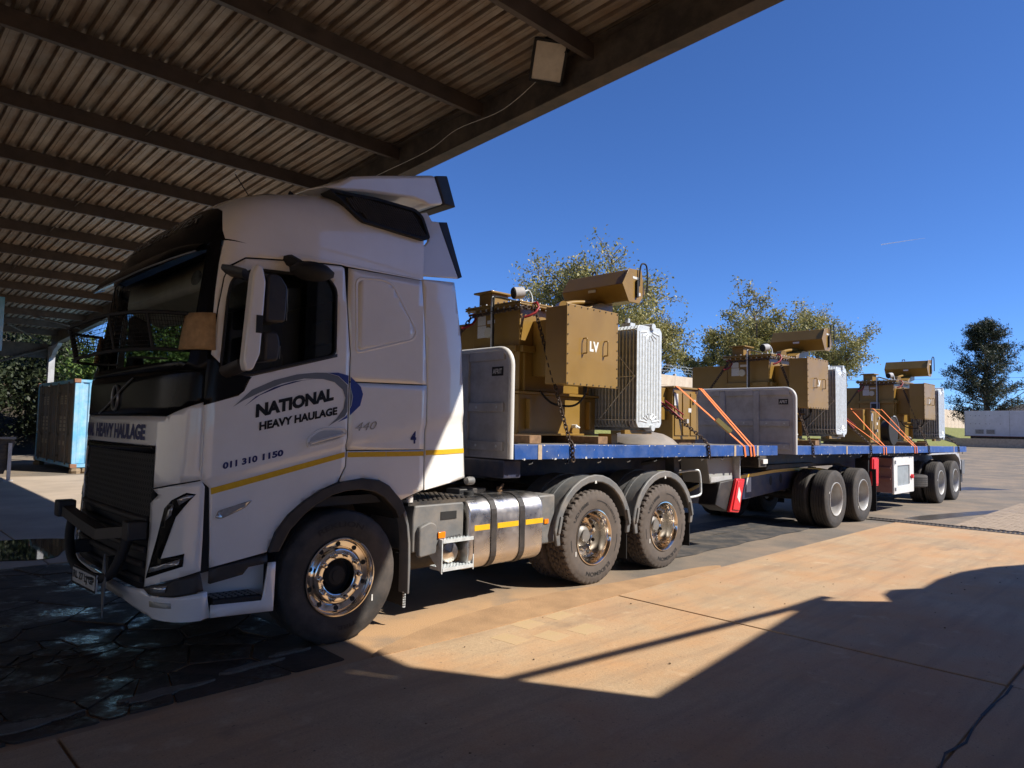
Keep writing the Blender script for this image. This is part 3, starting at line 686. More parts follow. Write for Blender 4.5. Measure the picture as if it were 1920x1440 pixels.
# lower cladding, step, arch
both('door_cladding', [(-1.0, .60), (-.99, .595), (-.78, .628), (-.74, .675), (-.602, .685), (-.605, .752), (-1.0, .692)], BLACK, .0)
for sg in (-1, 1):
    fl_ = sg > 0
    panel([(-.99, .372), (-.555, .345), (-.548, .69), (-.60, .69), (-.632, .47), (-.645, .432), (-.985, .455)], SS(sg, .02), (), .06, .02, fl_, 'step_surround', WHITE, tr)
    q = MB(); q.prism([(-1.0, .40), (-.53, .38), (-.53, .75), (-1.0, .75)], 'y', sg*1.0, sg*1.02); q.build('step_well', WHITE, tr)
    q = MB(); q.prism(rpoly([(-.985, .425), (-.64, .405), (-.635, .47), (-.985, .485)], .015), 'y', sg*1.245, sg*1.01); st_ = q.build('step', MATBLACK, tr, bevel=.008)
    q = MB()
    for i in range(7):
        for j in range(4): q.cbox((-.95+i*.045, sg*(1.06+j*.045), .484-i*.002), (.028, .02, .012))
    q.build('step_tread', M('tread_alloy', (.25, .25, .25), .4, .8), st_)
    AO = [(-.61, .765), (-.56, .90), (-.465, 1.02), (-.345, 1.112), (-.20, 1.192), (-.03, 1.243), (.16, 1.262), (.31, 1.242), (.41, 1.192), (.54, 1.06), (.575, .98)]
    AI = [(-.53, .765), (-.445, .915), (-.345, 1.01), (-.24, 1.085), (-.11, 1.145), (.0, 1.168), (.14, 1.175), (.27, 1.148), (.36, 1.10), (.475, .99), (.51, .92)]
    n = len(AO); q = MB(); v = [(p[0], sg*y, p[1]) for y in (1.262, 1.0) for L in (AO, AI) for p in L]
    fcs = []
    for i in range(n-1): fcs += [(i, i+1, n+i+1, n+i), (n+i, n+i+1, 3*n+i+1, 3*n+i), (i, 2*n+i, 2*n+i+1, i+1)]
    q.add(v, fcs); q.build('wheel_arch', BLACK, tr, smooth=40, bevel=.008)
    q = MB(); q.add([(p[0], sg*y, p[1]-.01) for y in (1.2, .6) for p in AI], [(i, i+1, n+i+1, n+i) for i in range(n-1)]); q.build('arch_liner', MATBLACK, tr)
    # mudguard flap behind the front wheel
    q = MB(); fp = [(.555, 1.0), (.59, .97), (.625, .85), (.645, .7), (.652, .5), (.645, .28), (.625, .28), (.625, .5), (.62, .7), (.60, .85), (.565, .94)]
    q.prism(fp, 'y', sg*1.25, sg*1.12); q.build('mudguard', GREYPL, tr, bevel=.006)
    q = MB(); q.box(.628, .636, sg*1.2 if sg > 0 else -1.2, sg*.85 if sg < 0 else .85, .17, .6) if sg < 0 else q.box(.628, .636, .85, 1.2, .17, .6); q.build('mud_flap', MATBLACK, tr)
    q = MB()
    for k in range(7): q.box(.62, .645, min(sg*1.2, sg*1.195), max(sg*1.2, sg*1.195)+.006, .16+k*.02, .172+k*.02)
    q.build('flap_fringe', GALV, tr)
    # chrome side marker lamp
    panel(rpoly([(-.985, 1.035), (-.965, 1.085), (-.735, 1.145), (-.785, 1.095), (-.94, 1.03)], .012, 2), SS(sg, .012), (), .05, .012, fl_, 'side_marker', LENS, tr)
# dark shell behind the panels so that the gaps read as gaps
SHELL = [(-1.32, .62), (-.62, .74)]+ARCH[::-1]+[(-.03, 1.22), (.16, 1.24), (.31, 1.22), (.41, 1.17), (.53, 1.04), (.78, 1.12), (.72, 2.955), (-1.13, 2.955), (-1.11, 2.4), (-1.11, 2.1), (-1.32, 1.6)]
WIN2 = [(-.55+(p[0]+.55)*1.03, 2.42+(p[1]-2.42)*1.04) for p in WIN]
for sg in (-1, 1): panel(SHELL, SS(sg, -.034), [WIN2], .12, .004, sg > 0, 'cab_shell', MATBLACK, tr)
# ---- front
fpanel('windscreen_surround', [(-1.224, 2.04), (1.224, 2.04), (1.2, 2.956), (-1.2, 2.956)], BLACKGLOSS, .0, [[(-1.13, 2.10), (1.13, 2.10), (1.10, 2.90), (-1.10, 2.90)]], .07)
wsn = fpanel('windscreen', [(-1.135, 2.095), (1.135, 2.095), (1.105, 2.905), (-1.105, 2.905)], GLASS, -.008, (), .1, 0)
fpanel('upper_grille_panel', [(-1.226, 1.835), (-.99, 1.73), (.99, 1.73), (1.226, 1.835), (1.224, 2.03), (-1.224, 2.03)], BLACKGLOSS, .002)
fp_ = fpanel('front_panel', [(-1.226, 1.825), (-.99, 1.72), (.99, 1.72), (1.226, 1.825), (1.2285, 1.30), (.90, 1.228), (.88, 1.515), (-.88, 1.515), (-.90, 1.228), (-1.2285, 1.30)], WHITE, 0., (), .05)
for sg in (-1, 1):
    mk = lambda L: [(sg*p[0], p[1]) for p in L]
    fpanel('corner_panel', mk([(.90, 1.218), (1.2285, 1.29), (1.236, 1.25), (1.238, .69), (.905, .565), (.875, 1.124), (.965, 1.185)]), WHITE, 0., (), .05)
    hl = fpanel('headlight', mk([(1.218, 1.202), (1.182, 1.212), (1.10, 1.16), (1.045, 1.10), (.925, .625), (1.19, .725), (1.192, .81), (1.043, .766), (1.132, 1.05), (1.19, 1.145)]), BLACKGLOSS, .008, (), .05, .014)
    fpanel('running_light', mk([(1.214, 1.192), (1.19, 1.2), (1.14, 1.165), (1.155, 1.13)]), LENS, .018, (), .05, .006, hl)
    fpanel('running_light', mk([(.96, .665), (1.175, .74), (1.178, .775), (.97, .70)]), LENS, .018, (), .05, .006, hl)
    fpanel('lamp_lens', mk([(1.12, 1.13), (1.085, 1.09), (1.07, 1.02), (1.11, 1.06)]), LENS, .018, (), .05, .006, hl)
    fpanel('fog_light_band', mk([(.90, .555), (1.238, .68), (1.243, .555), (1.16, .53), (.97, .525)]), BLACK, .002)
    fpanel('fog_light', mk([(.99, .575), (1.12, .60), (1.11, .555), (1.0, .54)]), LENS, .01, (), .05, .006)
    fpanel('reflector_patch', mk([(.97, .44), (1.145, .45), (1.147, .484), (.975, .481)]), M('pale_reflector', (.45, .43, .36), .4), .004, (), .06, .004)
fpanel('bumper', [(-1.2475, .37), (-1.147, .37), (-.94, .37), (-.55, .42), (.55, .42), (.94, .37), (1.147, .37), (1.2475, .37), (1.246, .548), (1.16, .522), (.97, .516), (.90, .55), (.6, .52), (-.6, .52), (-.90, .55), (-.97, .516), (-1.16, .522), (-1.246, .548)], WHITE, 0.)
gr = fpanel('grille', [(-.868, .53), (.868, .53), (.868, 1.12), (.875, 1.507), (-.875, 1.507), (-.868, 1.12)], MATBLACK, -.03)
q = MB(); f_ = AA(-.012); k = 0
for j in range(11):
    z = 1.05+j*.04
    for i in range(42):
        a = -.85+i*.0405+(.02 if j % 2 else 0)
        hx = [(a+.021*math.cos(R(60*m_+30)), z+.024*math.sin(R(60*m_+30))) for m_ in range(6)]
        hy = [(a+.014*math.cos(R(60*m_+30)), z+.016*math.sin(R(60*m_+30))) for m_ in range(6)]
        q.add([f_(*p) for p in hx+hy], [(m_, (m_+1) % 6, (m_+1) % 6+6, m_+6) for m_ in range(6)])
tag(q.build('grille_mesh', BLACK, gr), kind='stuff')
for z in (.60, .70, .80, .90, 1.0):
    q = MB(); f_ = AA(-.008); q.tube([f_(-.84+.12*i, z) for i in range(15)], (.022, .012), 6, flat=(0, 0, 1)); q.build('grille_bar', BLACK, gr)
fpanel('grille_top_bar', [(-.86, 1.46), (.86, 1.46), (.87, 1.505), (-.87, 1.505)], BLACKGLOSS, .0)
q = MB(); f_ = AA(.012); q.tube([f_(.075*math.cos(t), 1.86+.095*math.sin(t)) for t in [2*math.pi*i/28 for i in range(28)]], .011, 6, closed=True); q.build('badge_ring', SILTXT, tr, smooth=60)
q = MB(); q.tube([f_(.42, 1.74), f_(.2, 1.80), f_(-.2, 1.94), f_(-.4, 2.0)], .007, 6); q.build('badge_bar', SILTXT, tr)
def ft(a0, a1, z0, z1, off=.004):
    f_ = AA(off); return lambda u, v: f_(a0+(a1-a0)*u, z0+(z1-z0)*v)
text('front_lettering', 'HEAVY HAULAGE', lambda u, v: AA(.004)(.50-u*1.21, 1.548+.115*v), NAVYTXT, tr, .05)
text('front_lettering', 'NATIONAL', lambda u, v: AA(.004)(1.16-u*.58, 1.548+.115*v), NAVYTXT, tr, .05)
# ---- roof dome with black header
def hp(d): return float(np.interp(d, [0, .015, .04, .08, .115, .15, .3, .5, .8, 1.1, 1.9], [0, .075, .15, .225, .28, .325, .44, .52, .60, .65, .68]))
def dome(d, y, tau=None):
    t = min(1., abs(y)/1.25); x0 = -.85-.28*max(0., 1-t**4)**.25
    dl = max(.004, min(.15, -.962-.05*sm((t-.82)/.15)-x0))
    if tau is not None: d = dl+(0.70-x0-dl)*tau
    elif isinstance(d, str): d = float(d)*dl
    return (x0+d, y, 2.955+hp(d)*max(0., 1-t**5)**.2)
TL = [0, .2, .38, .54, .67, .77, .85, .91, .95, .975, .99, .998, 1]
YL = [-1.25*t for t in TL[::-1]]+[1.25*t for t in TL[1:]]; ny_ = len(YL)
def grid(rows): 
    q = MB(); v = [p for r_ in rows for p in r_]; n_ = len(rows[0])
    q.add(v, [(i*n_+k, (i+1)*n_+k, (i+1)*n_+k+1, i*n_+k+1) for i in range(len(rows)-1) for k in range(n_-1)]); return q
grid([[dome(d, y) for y in YL] for d in ('0', '.04', '.1', '.18', '.27', '.4', '.55', '.75', '.985')]).build('header_panel', BLACKGLOSS, tr, smooth=50)
rf = grid([[dome(0, y, t_) for y in YL] for t_ in [0, .01, .02, .035, .055, .08]+[.08+.92*i/16 for i in range(1, 17)]]).build('roof', WHITE, tr, smooth=50)
text('header_lettering', 'GLOBETROTTER', lambda u, v: (lambda p: (p[0]-.006, p[1], p[2]+.006))(dome(.06+.05*v, .80-1.62*u)), SILTXT, tr, .005, .25)
q = MB(); cs = [(.0, .0), (-.05, .015), (-.12, -.03), (-.17, -.10), (-.175, -.125), (-.165, -.125), (-.11, -.055), (-.045, -.012)]
ys_ = [-1.12+2.24*i/28 for i in range(29)]
def vis(y, c):
    t = abs(y)/1.25; x0 = -.85-.30*(1-t**4)**.25; k = .45+.55*min(1, (1.12-abs(y))/.25); return (x0+c[0]*k, y, 2.925+c[1]*k)
q = grid([[vis(y, c) for c in cs+cs[:1]] for y in ys_]); q.build('sun_visor', BLACKGLOSS, tr, smooth=50)
q = MB(); q.tube([vis(y, (-.172, -.128)) for y in ys_], .007, 6); q.build('visor_trim', SILTXT, tr, smooth=60)
# roof details: rail aerial and beacon cable
q = MB(); q.tube([(-.62, -.75, 3.43), (-.75, -.72, 3.62)], .004, 5); q.build('aerial', MATBLACK, tr)
q = MB(); q.tube(smoothline([(-.7, -.9, 3.41), (-.55, -.92, 3.46), (-.42, -.93, 3.47), (-.38, -.9, 3.53), (-.34, -.9, 3.5)], 5), .01, 5); q.build('roof_cable', MATBLACK, tr)
# roof spoiler, air intake, upper deflectors
SP = [(-.28, 3.56), (-.14, 3.63), (.04, 3.71), (.27, 3.78), (.89, 3.95), (1.0, 3.72), (.84, 3.66), (.78, 3.68), (.66, 3.69), (.15, 3.62), (-.09, 3.585)]
q = MB(); ysp = [(-1.13, 0), (-1.1, .012), (-.9, .03), (0, .05), (.9, .03), (1.1, .012), (1.13, 0)]
n = len(SP); v = [(p[0]+(.08*(abs(y)/1.13)**3 if p[0] < 0 else 0), y, p[1]+(dz if k < 5 else 0)) for y, dz in ysp for k, p in enumerate(SP)]
q.add(v, [(i*n+k, i*n+(k+1) % n, (i+1)*n+(k+1) % n, (i+1)*n+k) for i in range(6) for k in range(n)]+[tuple(range(n)), tuple(range(6*n, 7*n))])
spo = q.build('roof_spoiler', WHITE, tr, bevel=.02)
q = MB(); q.prism([(.895, 3.955), (1.03, 3.99), (1.14, 3.72), (1.005, 3.715)], 'y', -1.135, 1.135); q.build('spoiler_trailing_edge', BLACK, spo, bevel=.01)
for sg in (-1, 1):
    def tl(p, o_): return (p[0], sg*(1.298-.42*(p[1]-3.28)+o_), p[1])
    IN = rpoly([(-.2, 3.54), (-.08, 3.55), (.25, 3.585), (.66, 3.585), (.725, 3.53), (.745, 3.32), (.68, 3.285), (.07, 3.315), (.0, 3.36), (-.1, 3.46)], .03, 3)
    n = len(IN); cx, cz = .32, 3.44
    II = [(cx+(p[0]-cx)*.93, cz+(p[1]-cz)*.8) for p in IN]
    q = MB(); v = [tl(p, .0) for p in IN]+[tl(p, 0) for p in II]+[tl(p, -.16) for p in IN]+[tl(p, -.026) for p in II]
    q.add(v, [f for i in range(n) for f in ((i, (i+1) % n, n+(i+1) % n, n+i), (i, 2*n+i, 2*n+(i+1) % n, (i+1) % n), (n+i, n+(i+1) % n, 3*n+(i+1) % n, 3*n+i))]+[tuple(range(3*n, 4*n))])
    ik = q.build('air_intake', MATBLACK, tr, smooth=40)
    for i in range(26):
        x = .03+i*.026; z1 = 3.56 if x > .1 else 3.53; z0 = 3.325 if x > .1 else 3.40
        q = MB(); q.add([tl((x+dx-(z-3.33)*.5+.02, z), o_) for z in (z0, z1-.02) for dx in (0, .008) for o_ in (-.004, -.028)], [(0, 1, 3, 2), (4, 6, 7, 5), (0, 4, 5, 1), (2, 3, 7, 6), (0, 2, 6, 4), (1, 5, 7, 3)])
        q.build('louvre', M('louvre_grey', (.07, .07, .072), .45), ik)
    UD = [(.735, 3.575), (.85, 3.615), (.89, 3.54), (.97, 3.55), (1.10, 3.03), (.70, 2.985), (.665, 3.27), (.76, 3.275), (.81, 3.33), (.805, 3.50)]
    q = MB(); v = [(p[0], sg*(1.25-.30*(p[1]-3.0)**1.2 if p[1] > 3 else 1.25)-sg*o_, p[1]) for o_ in (0, .035) for p in UD]; n = len(UD)
    q.add(v, [tuple(range(n)), tuple(range(n, 2*n))]+[(i, (i+1) % n, (i+1) % n+n, i+n) for i in range(n)]); ud = q.build('upper_deflector', WHITE, tr, bevel=.008)
    q = MB(); v = [(x, sg*(1.25-.3*max(0, z-3)**1.2)-sg*o_, z) for o_ in (0.0, .03) for x, z in ((.975, 3.55), (1.07, 3.57), (1.145, 3.05), (1.105, 3.03))]
    q.add(v, [(0, 1, 2, 3), (4, 5, 6, 7)]+[(i, (i+1) % 4, (i+1) % 4+4, i+4) for i in range(4)]); q.build('deflector_edge', BLACK, ud)
# rear wall of the cab, floor, interior
q = MB(); q.box(.66, .72, -1.18, 1.18, 1.0, 3.45); q.build('rear_wall', WHITE, tr, bevel=.02)
q = MB(); q.box(-1.0, .66, -1.15, 1.15, 1.05, 1.12); q.build('cab_floor', DARKIN, tr)
q = MB(); q.box(.60, .655, -1.15, 1.15, 1.12, 2.9); q.build('rear_curtain', DARKIN, tr)
q = MB(); q.prism([(-1.2, 1.5), (-1.17, 2.06), (-1.0, 2.12), (-.62, 2.02), (-.55, 1.75), (-.7, 1.4)], 'y', -1.1, 1.1); q.build('dashboard', DARKIN, tr, bevel=.03)
q = MB(); q.box(-.98, .6, -1.1, 1.1, 2.90, 2.94); q.build('headlining', CREAM, tr)
q = MB(); q.prism([(-1.0, 2.68), (-.72, 2.56), (-.5, 2.62), (-.5, 2.9), (-.98, 2.9)], 'y', -1.0, 1.0); q.build('overhead_locker', CREAM, tr, bevel=.03)
for y in (-.55, .55):
    q = MB(); q.prism(rpoly([(-.42, 1.55), (.05, 1.5), (.12, 1.62), (.22, 2.35), (.12, 2.4), (-.0, 1.75), (-.42, 1.70)], .05), 'y', y-.25, y+.25); se = q.build('seat', DARKIN, tr, bevel=.03)
    q = MB(); q.box(.1, .2, y-.15, y+.15, 2.36, 2.58); q.build('headrest', DARKIN, se, bevel=.03)
q = MB(); sw = Euler((0, R(-55), 0)).to_matrix(); q.tube([sw @ Vector((.23*math.cos(t), .23*math.sin(t), 0))+Vector((-.56, .55, 2.03)) for t in [2*math.pi*i/24 for i in range(24)]], .018, 8, closed=True)
q.tube([(-.56, .34, 2.03), (-.56, .76, 2.03)], .02, 6); q.build('steering_wheel', MATBLACK, tr, smooth=60)
# wipers and licence disc
q = MB(); f_ = AA(.02); q.tube([f_(-.95, 2.12), f_(-.2, 2.17)], .008, 5); q.tube([f_(.05, 2.12), f_(.85, 2.17)], .008, 5); q.build('wiper', MATBLACK, tr)
fpanel('licence_disc', [(-1.03+.06*math.cos(t), 2.70+.055*math.sin(t)) for t in [2*math.pi*i/16 for i in range(16)]], M('disc_sticker', (.16, .16, .15), .6, var=.3, scale=60), -.012, (), .1, .002)
# mirrors
for sg in (-1, 1):
    mh = empty('mirror', (0, 0, 0), tr)
    def yy(a): return sg*a
    q = MB(); cov = rpoly([(-.975, 2.09), (-.96, 2.03), (-.91, 2.04), (-.865, 2.15), (-.845, 2.64), (-.87, 2.74), (-.91, 2.76), (-.935, 2.69)], .02, 3)
    hole = None
    q.prism(cov, 'y', yy(1.555), yy(1.47)); q.build('mirror_cover', WHITE, mh, bevel=.02)
    q = MB(); q.box(-.905, -.86, min(yy(1.56), yy(1.553)), max(yy(1.56), yy(1.553)), 2.29, 2.41); q.build('cover_slot', MATBLACK, mh)
    for z0, z1, x1 in ((2.37, 2.71, -.69), (2.10, 2.31, -.73)):
        q = MB(); q.prism(rpoly([(-.83, z0), (x1, z0+.015), (x1+.01, z1-.08), (-.74, z1), (-.83, z1)], .03), 'y', yy(1.545), yy(1.33)); mm = q.build('mirror_head', BLACK, mh, bevel=.015)
        q = MB(); q.box(x1+.011, x1+.014, min(yy(1.53), yy(1.35)), max(yy(1.53), yy(1.35)), z0+.03, z1-.09); q.build('mirror_glass', MIRROR, mm)
    for z in (2.70, 2.08):
        q = MB(); q.tube([(-.92, yy(1.40), z), (-.95, yy(1.30), z+(.03 if z > 2.5 else -.03)), (-.99, yy(1.21), z+(.05 if z > 2.5 else -.06))], (.03, .05), 8); q.build('mirror_arm', BLACK, mh, smooth=50)
km = empty('kerb_mirror', (0, 0, 0), tr)
q = MB(); q.lathe([(.001, -.06), (.10, -.055), (.165, -.02), (.17, .01), (.12, .05), (.06, .068), (.001, .07)], 24, (-.44, -1.42, 2.80), ax='z', wob=None); q.v = [(x, -1.42+(y+1.42)*.72, z) for x, y, z in q.v]; q.build('mirror_head', MATBLACK, km, smooth=50)
q = MB(); q.tube([(-.5, -1.36, 2.84), (-.53, -1.28, 2.885), (-.54, -1.235, 2.88)], (.035, .06), 8); q.build('mirror_arm', MATBLACK, km, smooth=50)
# stone guard in front of the windscreen
sgd = empty('stone_guard', (0, 0, 0), tr)
GP = [(-1.16, -1.09), (-1.40, -.95), (-1.53, -.55), (-1.545, 0), (-1.53, .55), (-1.42, .95), (-1.16, 1.09)]
def gl(z, ins=0.): return [(p[0]+ins, p[1], z) for p in smoothline([(*p, 0) for p in GP], 6)]
for z, ins in ((2.43, 0), (2.18, .05)):
    q = MB(); q.tube(gl(z, ins), .014, 6); q.build('guard_rail', MATBLACK, sgd)
for k in (6, 12, 24, 30):
    q = MB(); q.tube([gl(2.43)[k], gl(2.18, .05)[k]], .011, 6); q.build('guard_upright', MATBLACK, sgd)
q = MB(); T_, B_ = gl(2.43), gl(2.18, .05)
for k in range(len(T_)-1):
    for m_ in range(3): q.tube([Vector(T_[k]).lerp(Vector(T_[k+1]), m_/3), Vector(B_[k]).lerp(Vector(B_[k+1]), m_/3)], .0022, 3, caps=False)
for j in range(1, 9): q.tube([Vector(a).lerp(Vector(b_), j/9) for a, b_ in zip(T_, B_)], .0022, 3, caps=False)
tag(q.build('guard_mesh', MATBLACK, sgd), kind='stuff')
for sg in (-1, 1):
    panel([(a_of_y(sg*1.06), 2.18), (a_of_y(sg*1.236), 2.18), (a_of_y(sg*1.226), 2.435), (a_of_y(sg*1.05), 2.435)], AA(.03), (), .06, .022, True, 'timber_cheek', WOOD, sgd)
# bull bar
bb = empty('bull_bar', (0, 0, 0), tr)
q = MB(); q.tube([(-1.35, -.78, .93), (-1.46, -.36, .87), (-1.475, .0, .9), (-1.475, .62, .95)], (.055, .05), 4, flat=(.7, 0, .7)); q.build('top_bar', BLACK, bb)
for (x, y, z) in ((-1.36, -.80, .935), (-1.475, .62, .96)):
    q = MB(); q.cbox((x, y, z), (.13, .13, .13)); q.build('end_block', BLACK, bb, bevel=.01)
q = MB(); q.tube(smoothline([(-1.44, .52, .9), (-1.46, .5, .75), (-1.48, .3, .60), (-1.5, -.1, .57), (-1.5, -.5, .58), (-1.44, -.66, .65), (-1.37, -.72, .9)], 5), .035, 8); q.build('lower_hoop', MATBLACK, bb, smooth=60)
for y in (-.5, .42):
    q = MB(); q.box(-1.44, -1.25, y-.03, y+.03, .62, .72); q.build('stay', MATBLACK, bb)
q = MB(); q.prism([(-.62, .33), (-.56, .58), (-.60, .76), (-.655, .58)], 'x', -1.49, -1.482); q.build('pointed_marker', GREYPL, bb)
npl = empty('number_plate', (0, 0, 0), tr)
pm = Matrix.Translation((-1.535, -.33, .555)) @ Euler((0, 0, R(3.5))).to_matrix().to_4x4()
q = MB(); q.box(-.006, .006, -.25, .25, -.06, .06, pm); q.build('plate', M('plate_white', (.5, .5, .48), .5), npl)
q = MB(); q.add([pm @ Vector(p) for p in [(-.008, y, z) for (y, z) in rrect(-.255, .255, -.065, .065, .01, 2)]+[(-.008, y, z) for (y, z) in rrect(-.24, .24, -.05, .05, .01, 2)]], [(i, (i+1) % 12, (i+1) % 12+12, i+12) for i in range(12)]); q.build('plate_rim', MATBLACK, npl)
text('plate_lettering', 'RL 27 LJ GP', lambda u, v: pm @ Vector((-.009, .22-.44*u, -.035+.07*v)), BLACKTXT, npl, .02)
# ---- door and side lettering, stripes
fD = SS(-1, .0035)
def onside(x0, z0, x1, z1, h_):
    def fn(u, v):
        return fD(x0+(x1-x0)*u, z0+(z1-z0)*u+h_*v)
    return fn
text('door_lettering', 'NATIONAL', onside(-.745, 1.722, -.13, 1.872, .098), BLACKTXT, near_door, .06)
text('door_lettering', 'HEAVY HAULAGE', onside(-.715, 1.632, -.095, 1.762, .062), BLACKTXT, near_door, .05)
for s_, u0, u1 in (('011', 0, .225), ('310', .30, .555), ('1150', .64, 1.)):
    text('phone_lettering', s_, (lambda a_, b_: (lambda u, v: onside(-.96, 1.365, -.525, 1.452, .047)(a_+(b_-a_)*u, v)))(u0, u1), NAVYTXT, near_door, .045)
text('fleet_number', '4', lambda u, v: fD(.625+.06*u, 1.535+.105*v), NAVYTXT, tr, .035)
text('power_badge', '440', lambda u, v: SS(-1, .006)(.07+.2*u, 1.635+.02*u+.065*v), CHROME, tr, .0, .3)
GREYSW = [(-.91, 1.795), (-.78, 1.921), (-.616, 2.0), (-.442, 2.053), (-.29, 2.076), (-.195, 2.081), (-.097, 2.061), (-.012, 1.996), (-.006, 1.909), (-.006, 1.79), (-.025, 1.754), (-.172, 1.67), (-.097, 1.734), (-.041, 1.812), (-.027, 1.895), (-.053, 1.958), (-.128, 2.013), (-.225, 2.031), (-.381, 2.026), (-.557, 1.979), (-.724, 1.903), (-.831, 1.847)]
panel(GREYSW, SS(-1, .003), (), .08, 0, False, 'swoosh', SILTXT, near_door)
panel([(.014, 1.98), (.036, 1.909), (.025, 1.838), (.014, 1.815)], SS(-1, .003), (), .08, 0, False, 'swoosh', SILTXT, tr)
panel([(-.829, 1.803), (-.75, 1.875), (-.614, 1.949), (-.47, 1.998), (-.276, 2.03), (-.38, 2.015), (-.556, 1.96), (-.723, 1.884)], SS(-1, .005), (), .08, 0, False, 'swoosh', NAVYTXT, near_door)
panel([(-.189, 2.082), (-.098, 2.089), (-.006, 2.072), (-.006, 1.998), (-.094, 2.063)], SS(-1, .005), (), .08, 0, False, 'swoosh', BLUETXT, near_door)
panel([(.014, 2.064), (.108, 1.99), (.131, 1.931), (.107, 1.84), (.015, 1.757), (.014, 1.812), (.029, 1.838), (.039, 1.909), (.014, 1.983)], SS(-1, .005), (), .08, 0, False, 'swoosh', BLUETXT, tr)
panel([(-.089, 1.703), (-.006, 1.738), (-.006, 1.768), (-.02, 1.75)], SS(-1, .005), (), .08, 0, False, 'swoosh', BLUETXT, near_door)
panel([(-1.02, 1.197), (-.004, 1.432), (-.004, 1.472), (-1.025, 1.24)], SS(-1, .004), (), .06, 0, False, 'reflective_stripe', YELTAPE, near_door)
for x0, x1 in ((.022, .38), (.384, .768)): panel([(x0, 1.43), (x1, 1.43), (x1, 1.47), (x0, 1.47)], SS(-1, .004), (), .06, 0, False, 'reflective_stripe', YELTAPE, tr)
panel([(.79, 1.435), (1.298, 1.445), (1.294, 1.487), (.788, 1.477)], SS(-1, .006), (), .06, 0, False, 'reflective_stripe', YELTAPE, tr)
# ---- chassis, tank, boxes
for y in (-.42, .42):
    q = MB(); q.box(-1.0, 5.1, y-.04, y+.04, .72, 1.0); q.build('chassis_rail', DARKST, tr, bevel=.005)
q = MB()
for x in (-.7, .2, 1.1, 2.0, 3.1, 3.8, 4.5, 5.0): q.cyl((x, -.38, .85), (x, .38, .85), .06, n=8)
q.build('cross_member', DARKST, tr)
for x in (0, 3.13, 4.5):
    q = MB(); q.cyl((x, -.75, .506), (x, .75, .506), .085, n=12)
    if x: q.lathe([(.001, -.3), (.16, -.22), (.2, 0), (.16, .22), (.001, .3)], 16, (x, 0, .506))
    q.build('axle', DARKST, tr, smooth=50)
q = MB(); q.box(-.75, .6, -.38, .38, .45, 1.05); q.build('engine_block', MATBLACK, tr, bevel=.05)
q = MB(); q.prism([(3.0, 1.02), (3.1, 1.17), (4.35, 1.20), (4.7, 1.08), (4.7, 1.02)], 'y', -.45, .45); q.build('fifth_wheel', DARKST, tr, bevel=.02)
for y0, y1 in ((-1.25, -.62), (.62, 1.25)):
    q = MB(); q.prism([(a*1., b_) for a, b_ in rrect(y0, y1, .37, 1.035, .16, 6)], 'x', 1.30, 2.285); tk = q.build('fuel_tank', TANKAL, tr, bevel=.02, seg=3)
    if y0 < 0:
        for x in (1.60, 1.98):
            q = MB(); q.ring(rrect(y0-.008, y1+.008, .362, 1.043, .165, 6), rrect(y0-.001, y1+.001, .369, 1.036, .16, 6), 'x', x-.035, x+.035); q.build('tank_strap', BLACK, tk)
        for x0, x1 in ((1.36, 1.55), (1.65, 1.93), (2.03, 2.28)):
            q = MB(); q.box(x0, x1, y0-.003, y0-.0005, .735, .785); q.build('tank_tape', YELTAPE, tk)
        q = MB(); q.cyl((1.5, -1.0, 1.03), (1.5, -1.0, 1.07), .05); q.build('filler_cap', MATBLACK, tk, bevel=.005)
        q = MB(); q.box(1.45, 1.8, -.92, -.72, 1.03, 1.085); q.build('tank_top_cover', BLACK, tk, bevel=.01)
        q = MB(); q.cyl((1.95, -.95, 1.03), (1.95, -.95, 1.09), .03); q.tube(smoothline([(1.9, -.98, 1.05), (1.93, -1.0, 1.1), (2.0, -.95, 1.11), (2.02, -.9, 1.06)], 4), .012, 6); q.build('sender_unit', BEARER, tk)
q = MB(); q.prism(rpoly([(.70, .60), (1.27, .66), (1.27, 1.0), (.72, 1.0), (.70, .9)], .02), 'y', -1.2, -.55); bxx = q.build('battery_box', GREYPL, tr, bevel=.012)
q = MB(); q.box(1.0, 1.18, -1.206, -1.2, .86, .93); q.build('grab_slot', MATBLACK, bxx)
q = MB(); q.prism(rpoly([(.74, .56), (.93, .58), (.93, .83), (.86, .86), (.74, .82)], .03), 'y', -1.245, -1.19); q.build('air_drier_cover', GREYPL, bxx, bevel=.012)
q = MB(); q.box(.97, 1.05, -1.215, -1.2, .70, .755); q.build('marker_light', AMBER, bxx, bevel=.004)
text('maker_lettering', 'VOLVO', lambda u, v: (1.075+.16*u, -1.2035, .672+.012*u+.035*v), M('embossed_grey', (.05, .05, .052), .6), bxx, .03, 0, 1.2)
q = MB(); q.box(.66, 1.42, -1.18, -.62, 1.0, 1.03)
for i in range(13):
    for j in range(7): q.cyl((.70+i*.055, -1.14+j*.08, 1.03), (.70+i*.055, -1.14+j*.08, 1.042), .02, n=8)
q.build('catwalk', DARKST, tr)
stp = empty('chassis_step', (0, 0, 0), tr)
for x in (.99, 1.355):
    q = MB(); q.prism([(-1.25, .395), (-1.25, .69), (-1.05, .72), (-1.05, .55)], 'x', x-.005, x+.005); q.build('side_plate', GALV, stp)
for z in (.66, .415):
    q = MB(); q.box(.995, 1.35, -1.255, -1.07, z, z+.03)
    for i in range(9):
        for j in range(4): q.cyl((1.02+i*.038, -1.235+j*.04, z+.03), (1.02+i*.038, -1.235+j*.04, z+.036), .010, n=6)
    q.build('tread', GALV, stp)
